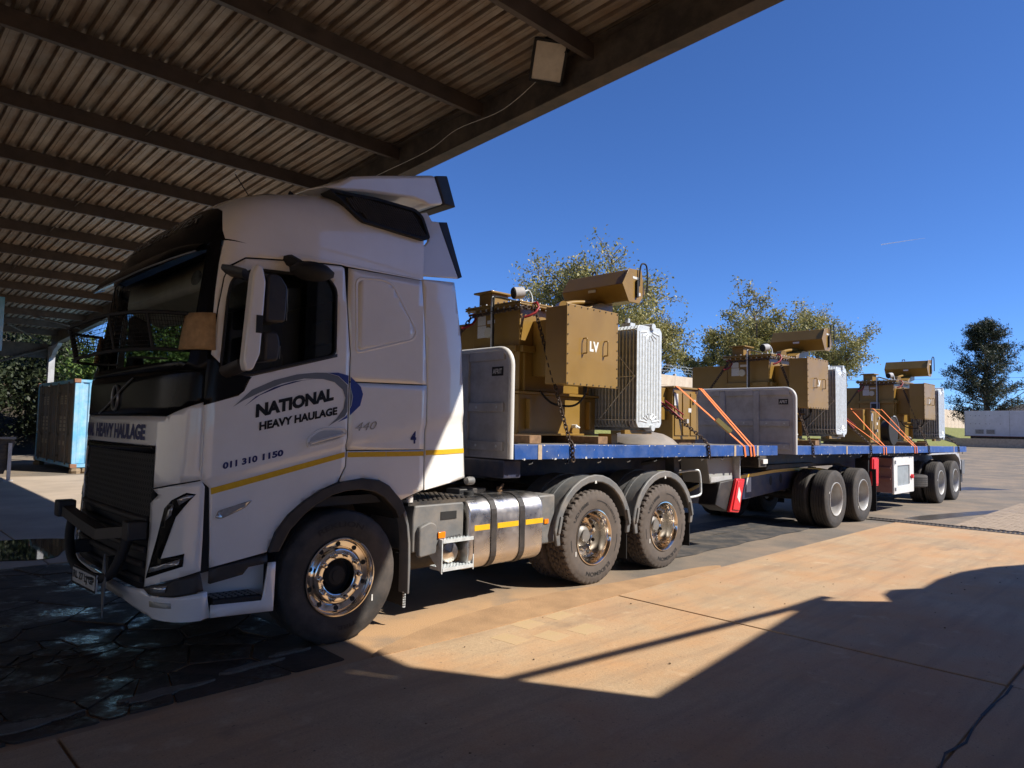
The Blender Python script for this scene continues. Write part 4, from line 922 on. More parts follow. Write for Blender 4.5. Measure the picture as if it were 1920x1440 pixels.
q = MB(); q.lathe([(.001, -.2), (.09, -.19), (.10, -.17), (.10, .2), (.001, .2)], 24, (1.17, -.95, .55)); q.build('air_tank', CHROME, tr, smooth=40)
q = MB(); q.cyl((.75, -.85, .52), (1.3, -.85, .52), .14, n=20); q.build('air_tank', DARKST, tr, smooth=40)
# drive fenders
for xc in (3.13, 4.5):
    for sg in (-1, 1):
        def arcp(r, a0, a1, n=14): return [(xc+r*1.0*math.cos(R(a0+(a1-a0)*k/n)), .506+r*math.sin(R(a0+(a1-a0)*k/n))) for k in range(n+1)]
        O = [(xc-.63, .47)]+arcp(.68, 168, 12)+[(xc+.63, .50)]; I_ = [(xc-.57, .47)]+arcp(.60, 168, 12)+[(xc+.57, .50)]
        q = MB(); q.prism(O+I_[::-1], 'y', sg*1.25, sg*1.215); fe = q.build('fender', GREYPL, tr, bevel=.012)
        O2 = arcp(.665, 165, 15); I2 = arcp(.65, 165, 15); q = MB(); q.prism(O2+I2[::-1], 'y', sg*1.216, sg*.62); q.build('fender_top', GREYPL, fe, bevel=.006)
        for yr in (1.05, .85):
            q = MB(); q.prism(arcp(.675, 150, 70)+arcp(.664, 150, 70)[::-1], 'y', sg*yr, sg*(yr-.05)); q.build('fender_rib', GREYPL, fe)
        if sg < 0:
            q = MB(); q.box(xc-.02, xc+.01, -1.254, -1.25, 1.09, 1.12); q.build('fender_sticker', LABEL, fe)
            for a in (158, 22):
                c_ = (xc+.64*math.cos(R(a)), -1.255, .506+.64*math.sin(R(a))-.06); q = MB(); q.cbox(c_, (.035, .03, .18), (0, R(15 if a > 90 else -15), 0)); q.build('fender_clip', GREYPL, fe, bevel=.006)
        q = MB(); q.box(xc+.61, xc+.62, min(sg*1.22, sg*.66), max(sg*1.22, sg*.66), .20, .62); q.build('mud_flap', MATBLACK, fe)
q = MB(); q.box(2.29, 2.54, -1.18, -.7, .50, 1.0); q.build('rear_box', GREYPL, tr, bevel=.02)
q = MB(); q.box(2.37, 2.43, -1.192, -1.18, .71, .755); q.build('marker_light', AMBER, tr)
for y, src in ((-1.085, W_ST),): put_wheel(src, tr, 0, y); put_wheel(src, tr, 0, -y, True)
for x in (3.13, 4.5):
    put_wheel(W_DR, tr, x, -1.10); put_wheel(W_DR, tr, x, -.765); put_wheel(W_DR, tr, x, 1.10, True); put_wheel(W_DR, tr, x, .765, True)
# ================================================================== TRAILERS
def dk(x): return 1.522-.0080*(x-1.86)
def sbox(b, x0, x1, y0, y1, o0, o1):
    v = [(x, y, dk(x)+o) for x in (x0, x1) for y in (y0, y1) for o in (o0, o1)]
    return b.add(v, [(0, 1, 3, 2), (4, 6, 7, 5), (0, 4, 5, 1), (2, 3, 7, 6), (0, 2, 6, 4), (1, 5, 7, 3)])
def rebase(root, L):
    root.location = L
    for ch in [o for o in bpy.data.objects if o.parent == root]: ch.location = Vector(ch.location)-Vector(L)
def chips(root, x0, x1, n, y=-1.2525):
    b = MB()
    for i in range(n):
        x = rnd.uniform(x0, x1); o = -.15*rnd.choice((rnd.random(), .02*rnd.random(), .03*rnd.random(), 1-.06*rnd.random(), 1-.06*rnd.random())); s1, s2 = .004+.03*rnd.random()**3, .003+.016*rnd.random()**2
        k = rnd.randint(5, 7); pp = [(x+s1*math.cos(6.28*j/k)*rnd.uniform(.5, 1.1), dk(x)+max(-.145, min(-.006, o))+s2*math.sin(6.28*j/k)*rnd.uniform(.5, 1.1)) for j in range(k)]
        b.add([(p[0], y, p[1]) for p in pp], [tuple(range(k))])
    tag(b.build('paint_chips', M('bare_scuffed_paint', (.5, .5, .5), .6, var=.2, scale=40), root, fix=False), kind='stuff')
def headboard(root, x, w_):
    zt, zl = dk(x)+.93, dk(x)-.14
    hbd = empty('headboard', (0, 0, 0), root)
    out = [(-1.27, zl), (-1.27, zt-.16)]+[(-1.11-.16*math.cos(R(a)), zt-.16+.16*math.sin(R(a))) for a in (15, 30, 45, 60, 75)]+[(-1.11, zt), (1.11, zt)]+[(1.11+.16*math.cos(R(a)), zt-.16+.16*math.sin(R(a))) for a in (75, 60, 45, 30, 15)]+[(1.27, zt-.16), (1.27, zl)]
    q = MB(); q.tube([(x, p[0], p[1]) for p in out], .032, 10); q.build('rail_tube', M('white_tube_paint', (.62, .62, .61), .4, var=.08, dust=(.3, .25, .2), damt=.3), hbd, smooth=60)
    q = MB(); q.prism(out, 'x', x-.006, x+.006); q.build('back_sheet', GREYP, hbd)
    ys_ = [-1.24, -.62, .0, .62, 1.24]
    for yy_ in (-.62, 0, .62):
        q = MB(); q.box(x-.034, x-.006, yy_-.05, yy_+.05, zl, zt-.03); q.build('post', GREYP, hbd, bevel=.004)
    for z in (zl+.12, zl+.50, zt-.06):
        for i in range(4):
            q = MB(); q.box(x-.03, x-.006, ys_[i]+.055, ys_[i+1]-.055, z-.045, z+.045); q.build('cross_rail', GREYP, hbd, bevel=.004)
    q = MB()
    for yy_ in (-1.1, -.8, -.4):
        for z in (zl+.12, zl+.50): q.cyl((x-.034, yy_, z), (x-.028, yy_, z), .014, n=8)
    tag(q.build('bolts', GALV, hbd), kind='stuff')
    q = MB(); q.box(x-.012, x-.008, -1.16, -1.0, zt-.26, zt-.17); pl = q.build('maker_plate', MATBLACK, hbd)
    text('plate_lettering', 'AFRIT', lambda u, v: (x-.0135, -1.015-.13*u, zt-.24+.05*v), LABEL, pl, .02, flip=True)
    return hbd
def deck(root, x0, x1):
    for sg in (-1, 1):
        b = MB(); sbox(b, x0, x1, min(sg*1.25, sg*1.19), max(sg*1.25, sg*1.19), -.15, .0); b.build('side_rave', BLUEP, root, bevel=.006)
    for i in range(9):
        b = MB(); y = -1.186+i*.2636; sbox(b, x0+.02, x1-.02, y, y+.2596, -.04, -.004-.003*(i % 2)); b.build('deck_board', HIDECK, root)
    for xx in (x0, x1-.06):
        b = MB(); sbox(b, xx, xx+.06, -1.185, 1.185, -.15, -.042); b.build('end_rave', BLUEP if xx != x0 else NAVY, root)
    for k in range(int((x1-x0)/1.0)):
        b = MB(); xx = x0+.4+k*1.0; sbox(b, xx, xx+.07, -1.18, 1.18, -.15, -.045); b.build('cross_bearer', DARKST, root)
    for y in (-.45, .45):
        b = MB(); sbox(b, x0+.1, x1-.1, y-.06, y+.06, -.38, -.15); b.build('main_beam', NAVY, root, bevel=.006)
    b = MB()
    for k in range(int((x1-x0)/.55)):
        xx = x0+.3+k*.55; b.tube([(xx, -1.2, dk(xx)-.15), (xx-.02, -1.22, dk(xx)-.19), (xx-.06, -1.21, dk(xx)-.20)], .008, 5)
    tag(b.build('rope_hooks', DARKST, root), kind='stuff')
def axle_set(root, xs_):
    for x in xs_:
        q = MB(); q.cyl((x, -.7, .506), (x, .7, .506), .07, n=12); q.build('axle', DARKST, root, smooth=60)
        for sg in (-1, 1):
            q = MB(); q.tube(smoothline([(x-.5, sg*.48, .78), (x-.2, sg*.48, .64), (x+.05, sg*.48, .6), (x+.45, sg*.48, .75)], 4), (.05, .04), 6); q.build('leaf_spring', DARKST, root)
            q = MB(); q.box(x-.6, x-.5, min(sg*.42, sg*.54), max(sg*.42, sg*.54), .62, 1.02); q.build('spring_hanger', DARKST, root)
        for y, f_ in ((-1.10, False), (-.765, False), (1.10, True), (.765, True)): put_wheel(W_TR, root, x, y, f_)
def redbox(root, pts, y0, y1, body, sign=True):
    q = MB(); q.prism(body, 'y', y0+.055, y1); eb = q.build('extinguisher_box', BLACK, root, bevel=.015)
    q = MB(); q.prism(rpoly(pts, .02, 2), 'y', y0, y0+.05); q.build('box_lid', REDP, eb, bevel=.01)
    cx = sum(p[0] for p in pts)/4; cz = sum(p[1] for p in pts)/4
    i_ = [(cx+(p[0]-cx)*.72, cz+(p[1]-cz)*.86) for p in pts]
    q = MB(); q.prism(i_, 'y', y0-.018, y0+.002); q.build('lid_relief', REDP, eb, bevel=.008)
    if sign:
        q = MB(); q.prism([(cx-.055, cz-.02), (cx+.02, cz-.11), (cx+.06, cz+.03), (cx-.005, cz+.13)], 'y', y0-.022, y0-.019); q.build('diamond_sign', LABEL, eb)
    return eb

ta = tag(empty('front_trailer', (0, 0, 0)), 'short front flatbed trailer with blue side rail coupled to the tractor', 'trailer')
deck(ta, 1.86, 7.64); headboard(ta, 1.78, 2.5); chips(ta, 1.9, 7.6, 90)
sk = [(4.3, 1.14), (5.0, 1.0), (6.2, .82), (6.9, .98), (7.6, .96), (8.3, .985), (9.0, 1.02), (9.9, 1.03), (11.0, 1.0), (12.0, .9), (12.2, .74), (11.0, .66), (9.9, .69), (8.9, .62), (8.0, .57), (6.9, .57), (6.1, .62), (5.0, .78), (4.3, 1.0)]
for y in (-.5, .5):
    q = MB(); q.prism(sk, 'y', y-.05, y+.05); rl = q.build('link_beam', NAVY, ta, bevel=.006)
    q = MB(); up = sk[1:10]; q.prism(up+[(p[0], p[1]-.05) for p in up[::-1]], 'y', y-.056, y-.0505); q.build('yellow_stripe', YELTAPE, rl)
    q = MB()
    for xx, zz in ((7.5, .78), (8.9, .84), (9.3, .86)): q.prism([(xx+.05*math.cos(t), zz+.085*math.sin(t)) for t in [6.28*k/14 for k in range(14)]], 'y', y-.054, y-.0502)
    q.build('lightening_hole', MATBLACK, rl)
    q = MB(); q.box(8.0, 8.16, y-.056, y-.0505, .68, .92); q.build('data_label', LABEL, rl)
q = MB(); q.prism([(8.6, 1.03), (8.7, 1.12), (10.6, 1.12), (10.9, 1.04)], 'y', -.6, .6); q.build('turntable_plate', DARKST, ta, bevel=.01)
for x in (6.9, 8.4, 9.6, 10.7, 11.9):
    q = MB(); q.box(x, x+.08, -.45, .45, .66, .9); q.build('cross_member', DARKST, ta)
axle_set(ta, (10.04, 11.40))
for sg in (-1, 1):
    lg = empty('landing_leg', (0, 0, 0), ta)
    q = MB(); q.box(5.28, 5.42, min(sg*.88, sg*.74), max(sg*.88, sg*.74), .62, 1.36); q.build('leg_outer', DARKST, lg, bevel=.006)
    q = MB(); q.box(5.31, 5.39, min(sg*.85, sg*.77), max(sg*.85, sg*.77), .34, .62); q.box(5.2, 5.5, min(sg*.93, sg*.69), max(sg*.93, sg*.69), .31, .338); q.build('leg_foot', DARKST, lg, bevel=.006)
    q = MB(); q.tube([(5.35, sg*.7, 1.3), (5.0, sg*.45, 1.2)], .03, 6); q.build('leg_brace', DARKST, lg)
q = MB(); q.tube(smoothline([(5.36, -.9, 1.12), (5.5, -1.06, 1.15), (5.56, -1.1, 1.12), (5.6, -1.1, .9), (5.57, -1.1, .82), (5.36, -1.1, .80), (5.2, -1.1, .80)], 5), .016, 7); q.build('winding_handle', GALV, ta, smooth=60)
q = MB(); q.prism([(5.92, 1.30), (6.03, .94), (6.70, .955), (6.70, 1.31)], 'y', -1.0, -.56); tb = q.build('toolbox', M('grey_toolbox_paint', (.33, .34, .33), .5, var=.12, dust=(.25, .2, .15), damt=.4), ta, bevel=.01)
q = MB(); q.box(6.04, 6.70, -1.006, -1.0, .96, 1.035); q.build('toolbox_drip_edge', GREYP, tb)
q = MB(); q.box(6.705, 6.72, -1.1, -.9, .6, 1.36); q.build('vertical_stay', GALV, ta)
redbox(ta, [(6.36, .53), (6.64, .50), (6.83, .985), (6.58, 1.0)], -1.12, -.78, [(6.06, .64), (6.38, .53), (6.62, .52), (6.8, .98), (6.5, .98), (6.2, .96)])
for x in (12.12,):
    for sg in (-1, 1):
        q = MB(); q.box(x, x+.012, min(sg*1.24, sg*.64), max(sg*1.24, sg*.64), .14, .98); q.build('mud_flap', MATBLACK, ta)
for x in (2.19, 6.24, 6.93):
    b = MB(); sbox(b, x, x+.055, -1.256, -1.251, -.15, .0); b.build('worn_band', BUFF, ta)
q = MB(); q.box(1.86, 2.1, -1.1, 1.1, dk(2)-.34, dk(2)-.16); q.build('front_skid', NAVY, ta, bevel=.01)
q = MB(); q.box(7.62, 7.9, -.95, .95, 1.12, 1.3); lb = q.build('tail_board', DARKST, ta, bevel=.01)
q = MB(); q.box(7.7, 7.85, -.99, -.952, 1.18, 1.25); q.build('tail_lamp', WHITETXT, lb)
rebase(ta, (6.0, 0, 0))

tb_ = tag(empty('rear_trailer', (0, 0, 0)), 'long rear flatbed trailer with grey headboard and white side locker', 'trailer')
deck(tb_, 8.34, 19.34); headboard(tb_, 8.24, 2.5); chips(tb_, 8.4, 19.3, 110)
for y in (-.45, .45):
    q = MB(); q.prism([(11.6, 1.2), (12.4, 1.0), (13.2, .92), (18.9, .90), (18.9, 1.06), (13.4, 1.1), (12.6, 1.2)], 'y', y-.055, y+.055); q.build('lower_beam', NAVY, tb_, bevel=.005)
axle_set(tb_, (16.84, 18.20))
for sg in (-1, 1):
    lg = empty('landing_leg', (0, 0, 0), tb_)
    q = MB(); q.box(12.78, 12.92, min(sg*.88, sg*.74), max(sg*.88, sg*.74), .62, 1.28); q.build('leg_outer', DARKST, lg, bevel=.006)
    q = MB(); q.box(12.81, 12.89, min(sg*.85, sg*.77), max(sg*.85, sg*.77), .34, .62); q.box(12.7, 13.0, min(sg*.93, sg*.69), max(sg*.93, sg*.69), .31, .338); q.build('leg_foot', DARKST, lg, bevel=.006)
redbox(tb_, [(12.10, .64), (12.48, .62), (12.53, 1.21), (12.14, 1.22)], -1.17, -.85, [(12.05, .68), (12.48, .66), (12.5, 1.18), (12.1, 1.18)], False)
PINK = M('faded_red_locker_paint', (.36, .17, .15), .6, var=.15, dust=(.35, .27, .2), damt=.4)
q = MB(); q.box(13.5, 14.86, -1.12, -.55, .42, 1.17); lk = q.build('side_locker', PINK, tb_, bevel=.01)
for z in (.72, .95):
    q = MB(); q.box(13.46, 13.5, -1.1, -.6, z-.02, z+.02); q.build('locker_rib', PINK, lk)
q = MB(); q.ring(rrect(13.50, 14.90, .39, 1.19, .03, 3), rrect(13.74, 14.60, .56, 1.0, .03, 3), 'y', -1.16, -1.122); q.build('locker_door_frame', WHITE, lk, bevel=.006)
q = MB(); q.box(13.74, 14.60, -1.138, -1.123, .56, 1.0); q.build('locker_window', M('locker_vent_grey', (.28, .31, .32), .45, var=.15), lk)
q = MB(); q.cyl((14.72, -1.2, .74), (14.72, -1.16, .74), .05, n=12); q.box(14.62, 14.82, -1.185, -1.165, .725, .755); q.build('locker_latch', REDP, lk)
q = MB()
for z in (.5, 1.08): q.cyl((13.56, -1.175, z-.04), (13.56, -1.175, z+.04), .018, n=8)
q.build('locker_hinge', GALV, lk)
sw_ = copy_tree(W_TR, tb_, (15.42, -.78, .60), (R(90), 0, 0)); sw_.name = 'spare_wheel'
for sg in (-1, 1):
    q = MB(); gp = [(15.9, 1.2), (16.1, 1.24), (18.2, 1.24), (18.55, 1.15), (18.72, .98), (18.74, .78), (18.70, .78), (18.66, .98), (18.5, 1.1), (18.2, 1.2), (16.1, 1.2)]
    q.prism(gp, 'y', sg*1.24, sg*.62); q.build('mudguard', GREYP, tb_, bevel=.005)
    q = MB(); q.prism([(17.9, 1.2), (18.2, 1.2), (18.55, 1.08), (18.7, .9), (18.7, .78), (18.74, .78), (18.74, .98), (18.55, 1.2), (18.2, 1.26), (17.9, 1.26)], 'y', sg*1.245, sg*1.241); q.build('mudguard_lip', GREYP, tb_)
    q = MB(); q.box(18.80, 18.81, min(sg*1.22, sg*.62), max(sg*1.22, sg*.62), .2, .78); q.build('mud_flap', MATBLACK, tb_)
q = MB(); q.box(19.05, 19.32, -1.15, 1.15, .42, .62); q.box(19.1, 19.25, -.9, -.8, .62, 1.05); q.box(19.1, 19.25, .8, .9, .62, 1.05); rbm = q.build('rear_bumper', DARKST, tb_, bevel=.01)
q = MB(); q.box(19.05, 19.36, -1.2, -.75, .64, 1.02); q.build('lamp_box', GREYPL, tb_, bevel=.01)
q = MB(); q.tube([(19.36, -1.1, .95), (19.6, -1.12, 1.0), (19.72, -1.12, 1.0)], .012, 6); q.build('release_lever', DARKST, tb_)
for x in (10.5, 13.2, 18.0):
    b = MB(); sbox(b, x, x+.055, -1.256, -1.251, -.15, .0); b.build('worn_band', BUFF, tb_)
rebase(tb_, (13.8, 0, 0))

# ================================================================== TRANSFORMERS
def make_transformer():
    t = empty('transformer', (0, 0, 0))
    q = MB(); q.box(-.53, .84, -.57, .58, .10, .56); q.build('lower_tank', BROWNP, t, bevel=.012)
    q = MB(); q.box(-.575, .86, -.615, .62, .556, .585); q.build('tank_flange', BROWNP, t, bevel=.004)
    q = MB(); q.box(-.60, .86, -.62, .62, .088, .112); q.build('base_plate', BROWNP, t, bevel=.004)
    q = MB(); q.box(-.515, .74, -.55, .24, .588, 1.548); q.build('upper_tank', BROWNP, t, bevel=.012)
    for bx_ in ((-.515, -.32, -.61, -.551, 1.03, 1.10), (.32, .74, -.61, -.551, 1.03, 1.10), (-.575, -.516, -.55, .24, 1.03, 1.10)):
        q = MB(); q.box(*bx_); q.build('stiffener', BROWNP, t, bevel=.004)
    for x in (-.40, .66):
        q = MB(); q.box(x-.02, x+.02, -.64, -.571, .16, .5); q.build('lifting_lug', BROWNP, t, bevel=.005)
    for x in (-.45, .68):
        q = MB(); q.box(x-.012, x+.012, -.585, -.551, .59, 1.02); q.build('stiffener_rib', BROWNP, t, bevel=.003)
    ld = MB(); ld.box(-.60, .82, -.635, .30, 1.552, 1.570); lid = ld.build('lid', BROWNP, t, bevel=.003)
    ld = MB(); ld.box(-.60, .82, -.635, .30, 1.576, 1.594); ld.build('lid_cover', BROWNP, lid, bevel=.003)
    q = MB(); q.box(-.59, .81, -.625, .29, 1.5702, 1.5758); q.build('lid_gasket', MATBLACK, lid)
    q = MB()
    for i in range(14):
        for y in (-.61, .275): q.cyl((-.57+i*.105, y, 1.528), (-.57+i*.105, y, 1.612), .011, n=6)
    for i in range(9):
        q.cyl((-.575, -.55+i*.1, 1.528), (-.575, -.55+i*.1, 1.612), .011, n=6)
    tag(q.build('lid_bolts', GALV, lid), kind='stuff')
    # low-voltage cable box
    q = MB(); q.box(-.43, .43, -1.185, -.87, .655, 1.505); lv = q.build('cable_box', BROWNP, t, bevel=.006)
    q = MB(); q.box(-.452, .455, -1.2, -1.186, .640, 1.52); fp2 = q.build('cable_box_cover', BROWNP, lv, bevel=.004)
    q = MB()
    for i in range(9):
        for z in (.658, 1.502): q.cyl((-.43+i*.108, -1.206, z), (-.43+i*.108, -1.2, z), .009, n=6)
        for x in (-.435, .437): q.cyl((x, -1.206, .66+i*.105), (x, -1.2, .66+i*.105), .009, n=6)
    tag(q.build('cover_bolts', DARKST, lv), kind='stuff')
    for x in (-.17, .20):
        q = MB(); q.tube([(x, -1.2, 1.165), (x, -1.245, 1.165), (x, -1.25, 1.155), (x, -1.25, 1.01), (x, -1.245, 1.0), (x, -1.2, 1.0)], .008, 6); q.build('cover_handle', BROWNP, lv)
    text('cover_lettering', 'LV', lambda u, v: (-.065+.16*u, -1.2025, 1.03+.115*v), WHITETXT, lv, .055, 0, 1.12)
    q = MB(); q.box(-.30, .30, -.869, -.551, .76, 1.40); q.build('cable_box_throat', BROWNP, lv, bevel=.006)
    q = MB(); q.box(-.50, .40, .25, .98, .75, 1.43); q.build('cable_box', BROWNP, t, bevel=.006)
    # turret, gauge, pipes
    q = MB(); q.box(-.51, -.24, -.07, .15, 1.595, 1.755); tu = q.build('turret', BROWNP, t, bevel=.004)
    q = MB(); q.box(-.56, -.19, -.12, .20, 1.756, 1.778); q.build('turret_cap', BROWNP, tu, bevel=.004)
    q = MB(); q.cyl((-.50, -.43, 1.71), (-.39, -.47, 1.73), .07, .065, 24); gg = q.build('pressure_gauge', GREYP, t, smooth=40)
    q = MB(); q.cyl((-.511, -.426, 1.708), (-.5, -.43, 1.71), .063, .063, 24); q.build('gauge_glass', MATBLACK, gg)
    q = MB(); q.tube([(-.43, -.46, 1.69), (-.38, -.47, 1.595)], .016, 6); q.tube(smoothline([(-.39, -.47, 1.73), (-.30, -.47, 1.77), (-.26, -.49, 1.7), (-.27, -.5, 1.6)], 4), .008, 6); q.build('gauge_stand', GALV, gg)
    for dy in (0, .03):
        q = MB(); q.tube(smoothline([(.1, -.3-dy, 1.63), (-.3, -.25-dy, 1.66), (-.57, -.2-dy, 1.68), (-.625, -.2-dy, 1.63), (-.63, -.205-dy, 1.3), (-.62, -.2-dy, .62)], 5), .011, 6); q.build('conduit', MATBLACK if dy else GALV, t, smooth=60)
    for bx_ in ((-.519, -.516, .02, .16, 1.38, 1.49), (-.519, -.516, .01, .16, 1.23, 1.372)):
        q = MB(); q.box(*bx_); q.build('rating_plate', LABEL, t)
    q = MB(); q.box(-.519, -.516, -.14, -.01, 1.39, 1.43); q.build('small_plate', LABEL, t)
    q = MB(); q.cyl((-.516, -.055, 1.28), (-.55, -.055, 1.28), .062, n=24); q.build('dial', M('dial_face', (.6, .57, .46), .4, var=.05), t, smooth=40)
    q = MB(); q.tube(smoothline([(.05, -1.05, .64), (.05, -1.02, .52), (.0, -.9, .43), (-.12, -.7, .46), (-.22, -.6, .6)], 5), .013, 6); q.cyl((.05, -1.05, .655), (.05, -1.05, .58), .022, n=8); q.build('earth_cable', MATBLACK, t, smooth=60)
    q = MB(); q.cyl((.40, -.57, .2), (.40, -.64, .2), .022, n=8); q.cyl((.40, -.63, .2), (.44, -.65, .18), .015, n=8); q.build('drain_valve', LABEL, t)
    # conservator drum with hexagonal ends
    HX = [(1.06, 2.19), (.93, 1.99), (1.06, 1.79), (1.27, 1.795), (1.385, 1.93), (1.31, 2.205)]
    q = MB(); q.prism(HX, 'y', -.9, .1); cn = q.build('conservator', BROWNP, t, bevel=.006)
    cx, cz = 1.17, 1.99; q = MB(); q.prism([(cx+(p[0]-cx)*1.06, cz+(p[1]-cz)*1.06) for p in HX], 'y', -.915, -.9); q.build('end_plate', BROWNP, cn, bevel=.003)
    q = MB(); q.box(1.19, 1.225, -.945, -.915, 1.85, 2.07); q.build('level_gauge', MATBLACK, cn)
    q = MB(); q.box(1.13, 1.27, -.918, -.9155, 2.085, 2.115); q.box(1.24, 1.30, -.918, -.9155, 1.88, 1.92); q.build('level_label', LABEL, cn)
    q = MB(); q.tube(smoothline([(1.25, -.93, 2.0), (1.25, -.94, 2.2), (1.28, -.95, 2.29), (1.36, -.96, 2.28), (1.385, -.96, 2.15), (1.385, -.96, 1.93)], 5), .011, 7); q.build('breather_pipe', MATBLACK, cn, smooth=60)
    q = MB(); q.tube([(1.1, -.35, 2.2), (1.1, -.35, 2.24), (1.1, -.29, 2.24), (1.1, -.29, 2.2)], .012, 6); q.build('lifting_eye', DARKST, cn)
    q = MB(); q.box(.925, .93, -.48, -.36, 1.93, 1.965); q.build('drum_label', LABEL, cn)
    q = MB(); q.prism([(.62, 1.595), (1.2, 1.70), (1.2, 1.79), (.95, 1.79), (.62, 1.66)], 'y', -.55, -.10); q.build('drum_stand', BROWNP, t, bevel=.004)
    q = MB(); q.tube(smoothline([(.4, -.35, 1.595), (.42, -.35, 1.70), (.6, -.35, 1.76), (.85, -.36, 1.80), (1.05, -.4, 1.82)], 5), .03, 8); q.cyl((.38, -.42, 1.69), (.46, -.28, 1.69), .06, n=12); q.build('oil_pipe', BROWNP, t, smooth=50)
    # radiator bank: pressed fins side by side
    rd = empty('radiator', (0, 0, 0), t)
    X0, X1, Z0, Z1 = .87, 1.40, .20, 1.445; sh_ = rpoly([(X0+.04, Z0), (X1-.04, Z0), (X1, Z0+.05), (X1, Z1-.05), (X1-.04, Z1), (X0+.04, Z1), (X0, Z1-.05), (X0, Z0+.05)], .02, 2)
    q = MB(); q.prism(sh_, 'y', -.006, .006)
    for k in range(6):
        x = X0+.07+k*.078; q.box(x-.02, x+.02, -.013, -.006, Z0+.16, Z1-.16)
    f0 = q.build('fin', GALV, rd, loc=(0, -1.12, 0)); copies(f0, rd, [(0, -1.12+.052*k, 0) for k in range(1, 40)])
    q = MB(); q.prism(sh_, 'y', -.008, .008); cxm = (X0+X1)/2
    q.build('end_fin', GALV, rd, loc=(0, -1.165, 0), bevel=.004)
    q = MB()
    for k in range(8):
        x = X0+.055+k*.06; o_ = abs(k-3.5)*.03; q.tube([(x, -1.174, Z0+.18-o_), (x, -1.174, Z1-.18+o_)], (.014, .009), 6, flat=(1, 0, 0))
    for zc, sg in ((Z0+.05, 1), (Z1-.05, -1)):
        for k in range(7):
            a = R(18+24*k); q.tube([(cxm+.06*math.cos(a), -1.174, zc+sg*.06*math.sin(a)), (cxm+(.2 if 0 < k < 6 else .22)*math.cos(a), -1.174, zc+sg*.13*math.sin(a))], (.012, .008), 6, flat=(1, 0, 0))
    q.build('pressed_flute', GALV, rd, smooth=60)
    q = MB()
    for z in (Z0+.0, Z1+.0): q.cyl((cxm+.05, -1.2, z), (cxm+.05, .95, z), .042, n=14)
    q.build('header_pipe', GALV, rd, smooth=40)
    for k_ in range(2):
        q = MB(); xb = X0-.006
        zz = Z0+.62
        if k_ == 0:
            for a, b_ in (((-1.15, zz), (-.75, zz+.42)), ((-1.15, zz), (-.35, zz-.02)), ((-1.15, zz), (-.62, Z0+.10))): q.tube([(xb, a[0], a[1]), (xb, b_[0], b_[1])], .007, 4)
        else:
            for z in (Z0+.09, Z1-.06): q.tube([(xb, -1.16, z), (xb, .9, z)], .008, 4)
        q.build('brace', GALV, rd)
    for bx_ in ((.74, 1.3, -1.1, -1.04, .12, .17), (.74, 1.3, .6, .66, .12, .17), (.745, .86, -.9, -.7, .0, .119)):
        q = MB(); q.box(*bx_); q.build('radiator_support', BROWNP, t)
    q = MB()
    for z in (.26, 1.35): q.cyl((.72, -.3, z), (cxm, -.3, z), .05, n=12)
    q.build('header_branch', GALV, rd, smooth=40)
    q = MB(); q.box(1.0, 1.1, -.98, -.84, 1.446, 1.50); q.cyl((1.05, -.9, 1.5), (1.05, -.9, 1.56), .03, n=10); q.build('butterfly_valve', GALV, t)
    return t
TG = 'transformers on the trailers'
t1 = make_transformer(); UX = (3.115, 9.36, 16.13)
LAB = ('brown transformer nearest the cab, big LV cable box and pale finned radiator', 'brown transformer behind the grey headboard of the rear trailer', 'brown transformer farthest along, above the rear trailer wheels')
units = [t1]
for i in (1, 2): units.append(copy_tree(t1))
for i, u_ in enumerate(units):
    u_.location = (UX[i], 0, dk(UX[i])+.0); tag(u_, LAB[i], 'transformer', TG)
q = MB(); q.box(-.62, -.54, -.24, -.04, .82, 1.06); q.build('control_unit', GREYP, units[2], bevel=.02)
q = MB(); q.box(-.626, -.621, -.21, -.07, .88, 1.02); q.build('control_panel', DARKIN, units[2])
# timber bearers under each
for i, X in enumerate(UX):
    for k, (dx, nm) in enumerate(((-.7, 'front'), (.45, 'rear'))):
        q = MB(); q.box(-.09, .09, -1.0, 1.0, 0.0, .088)
        tag(q.build('timber_bearer', BEARER, loc=(X+dx, 0, dk(X+dx)+.0015), bevel=.006), 'dark timber bearer under the %s end of the %s transformer' % (nm, ('nearest', 'middle', 'farthest')[i]), 'timber')
# ================================================================== LASHINGS
def chain_mesh(pts, L=.062, r=.0075, wd=.036):
    pts = [Vector(p) for p in pts]; b = MB(); seg = [0]
    for i in range(len(pts)-1): seg.append(seg[-1]+(pts[i+1]-pts[i]).length)
    n = max(2, int(seg[-1]/(L*.72))); up = None
    for k in range(n):
        s_ = seg[-1]*(k+.5)/n; i = max(j for j in range(len(seg)) if seg[j] <= s_); i = min(i, len(pts)-2)
        t = (s_-seg[i])/(seg[i+1]-seg[i]); c = pts[i].lerp(pts[i+1], t); d = (pts[i+1]-pts[i]).normalized()
        a = d.cross(Vector((.3, 1, .2))).normalized(); bb_ = d.cross(a)
        if k % 2: a, bb_ = bb_, a
        h_ = L/2-wd/2; ring = []
        for m_ in range(10):
            th = 2*math.pi*m_/10; ring.append(c+d*(math.cos(th)*wd/2+(h_ if math.cos(th) > 0 else -h_))+a*math.sin(th)*wd/2)
        b.tube(ring, r, 5, closed=True)
    return b
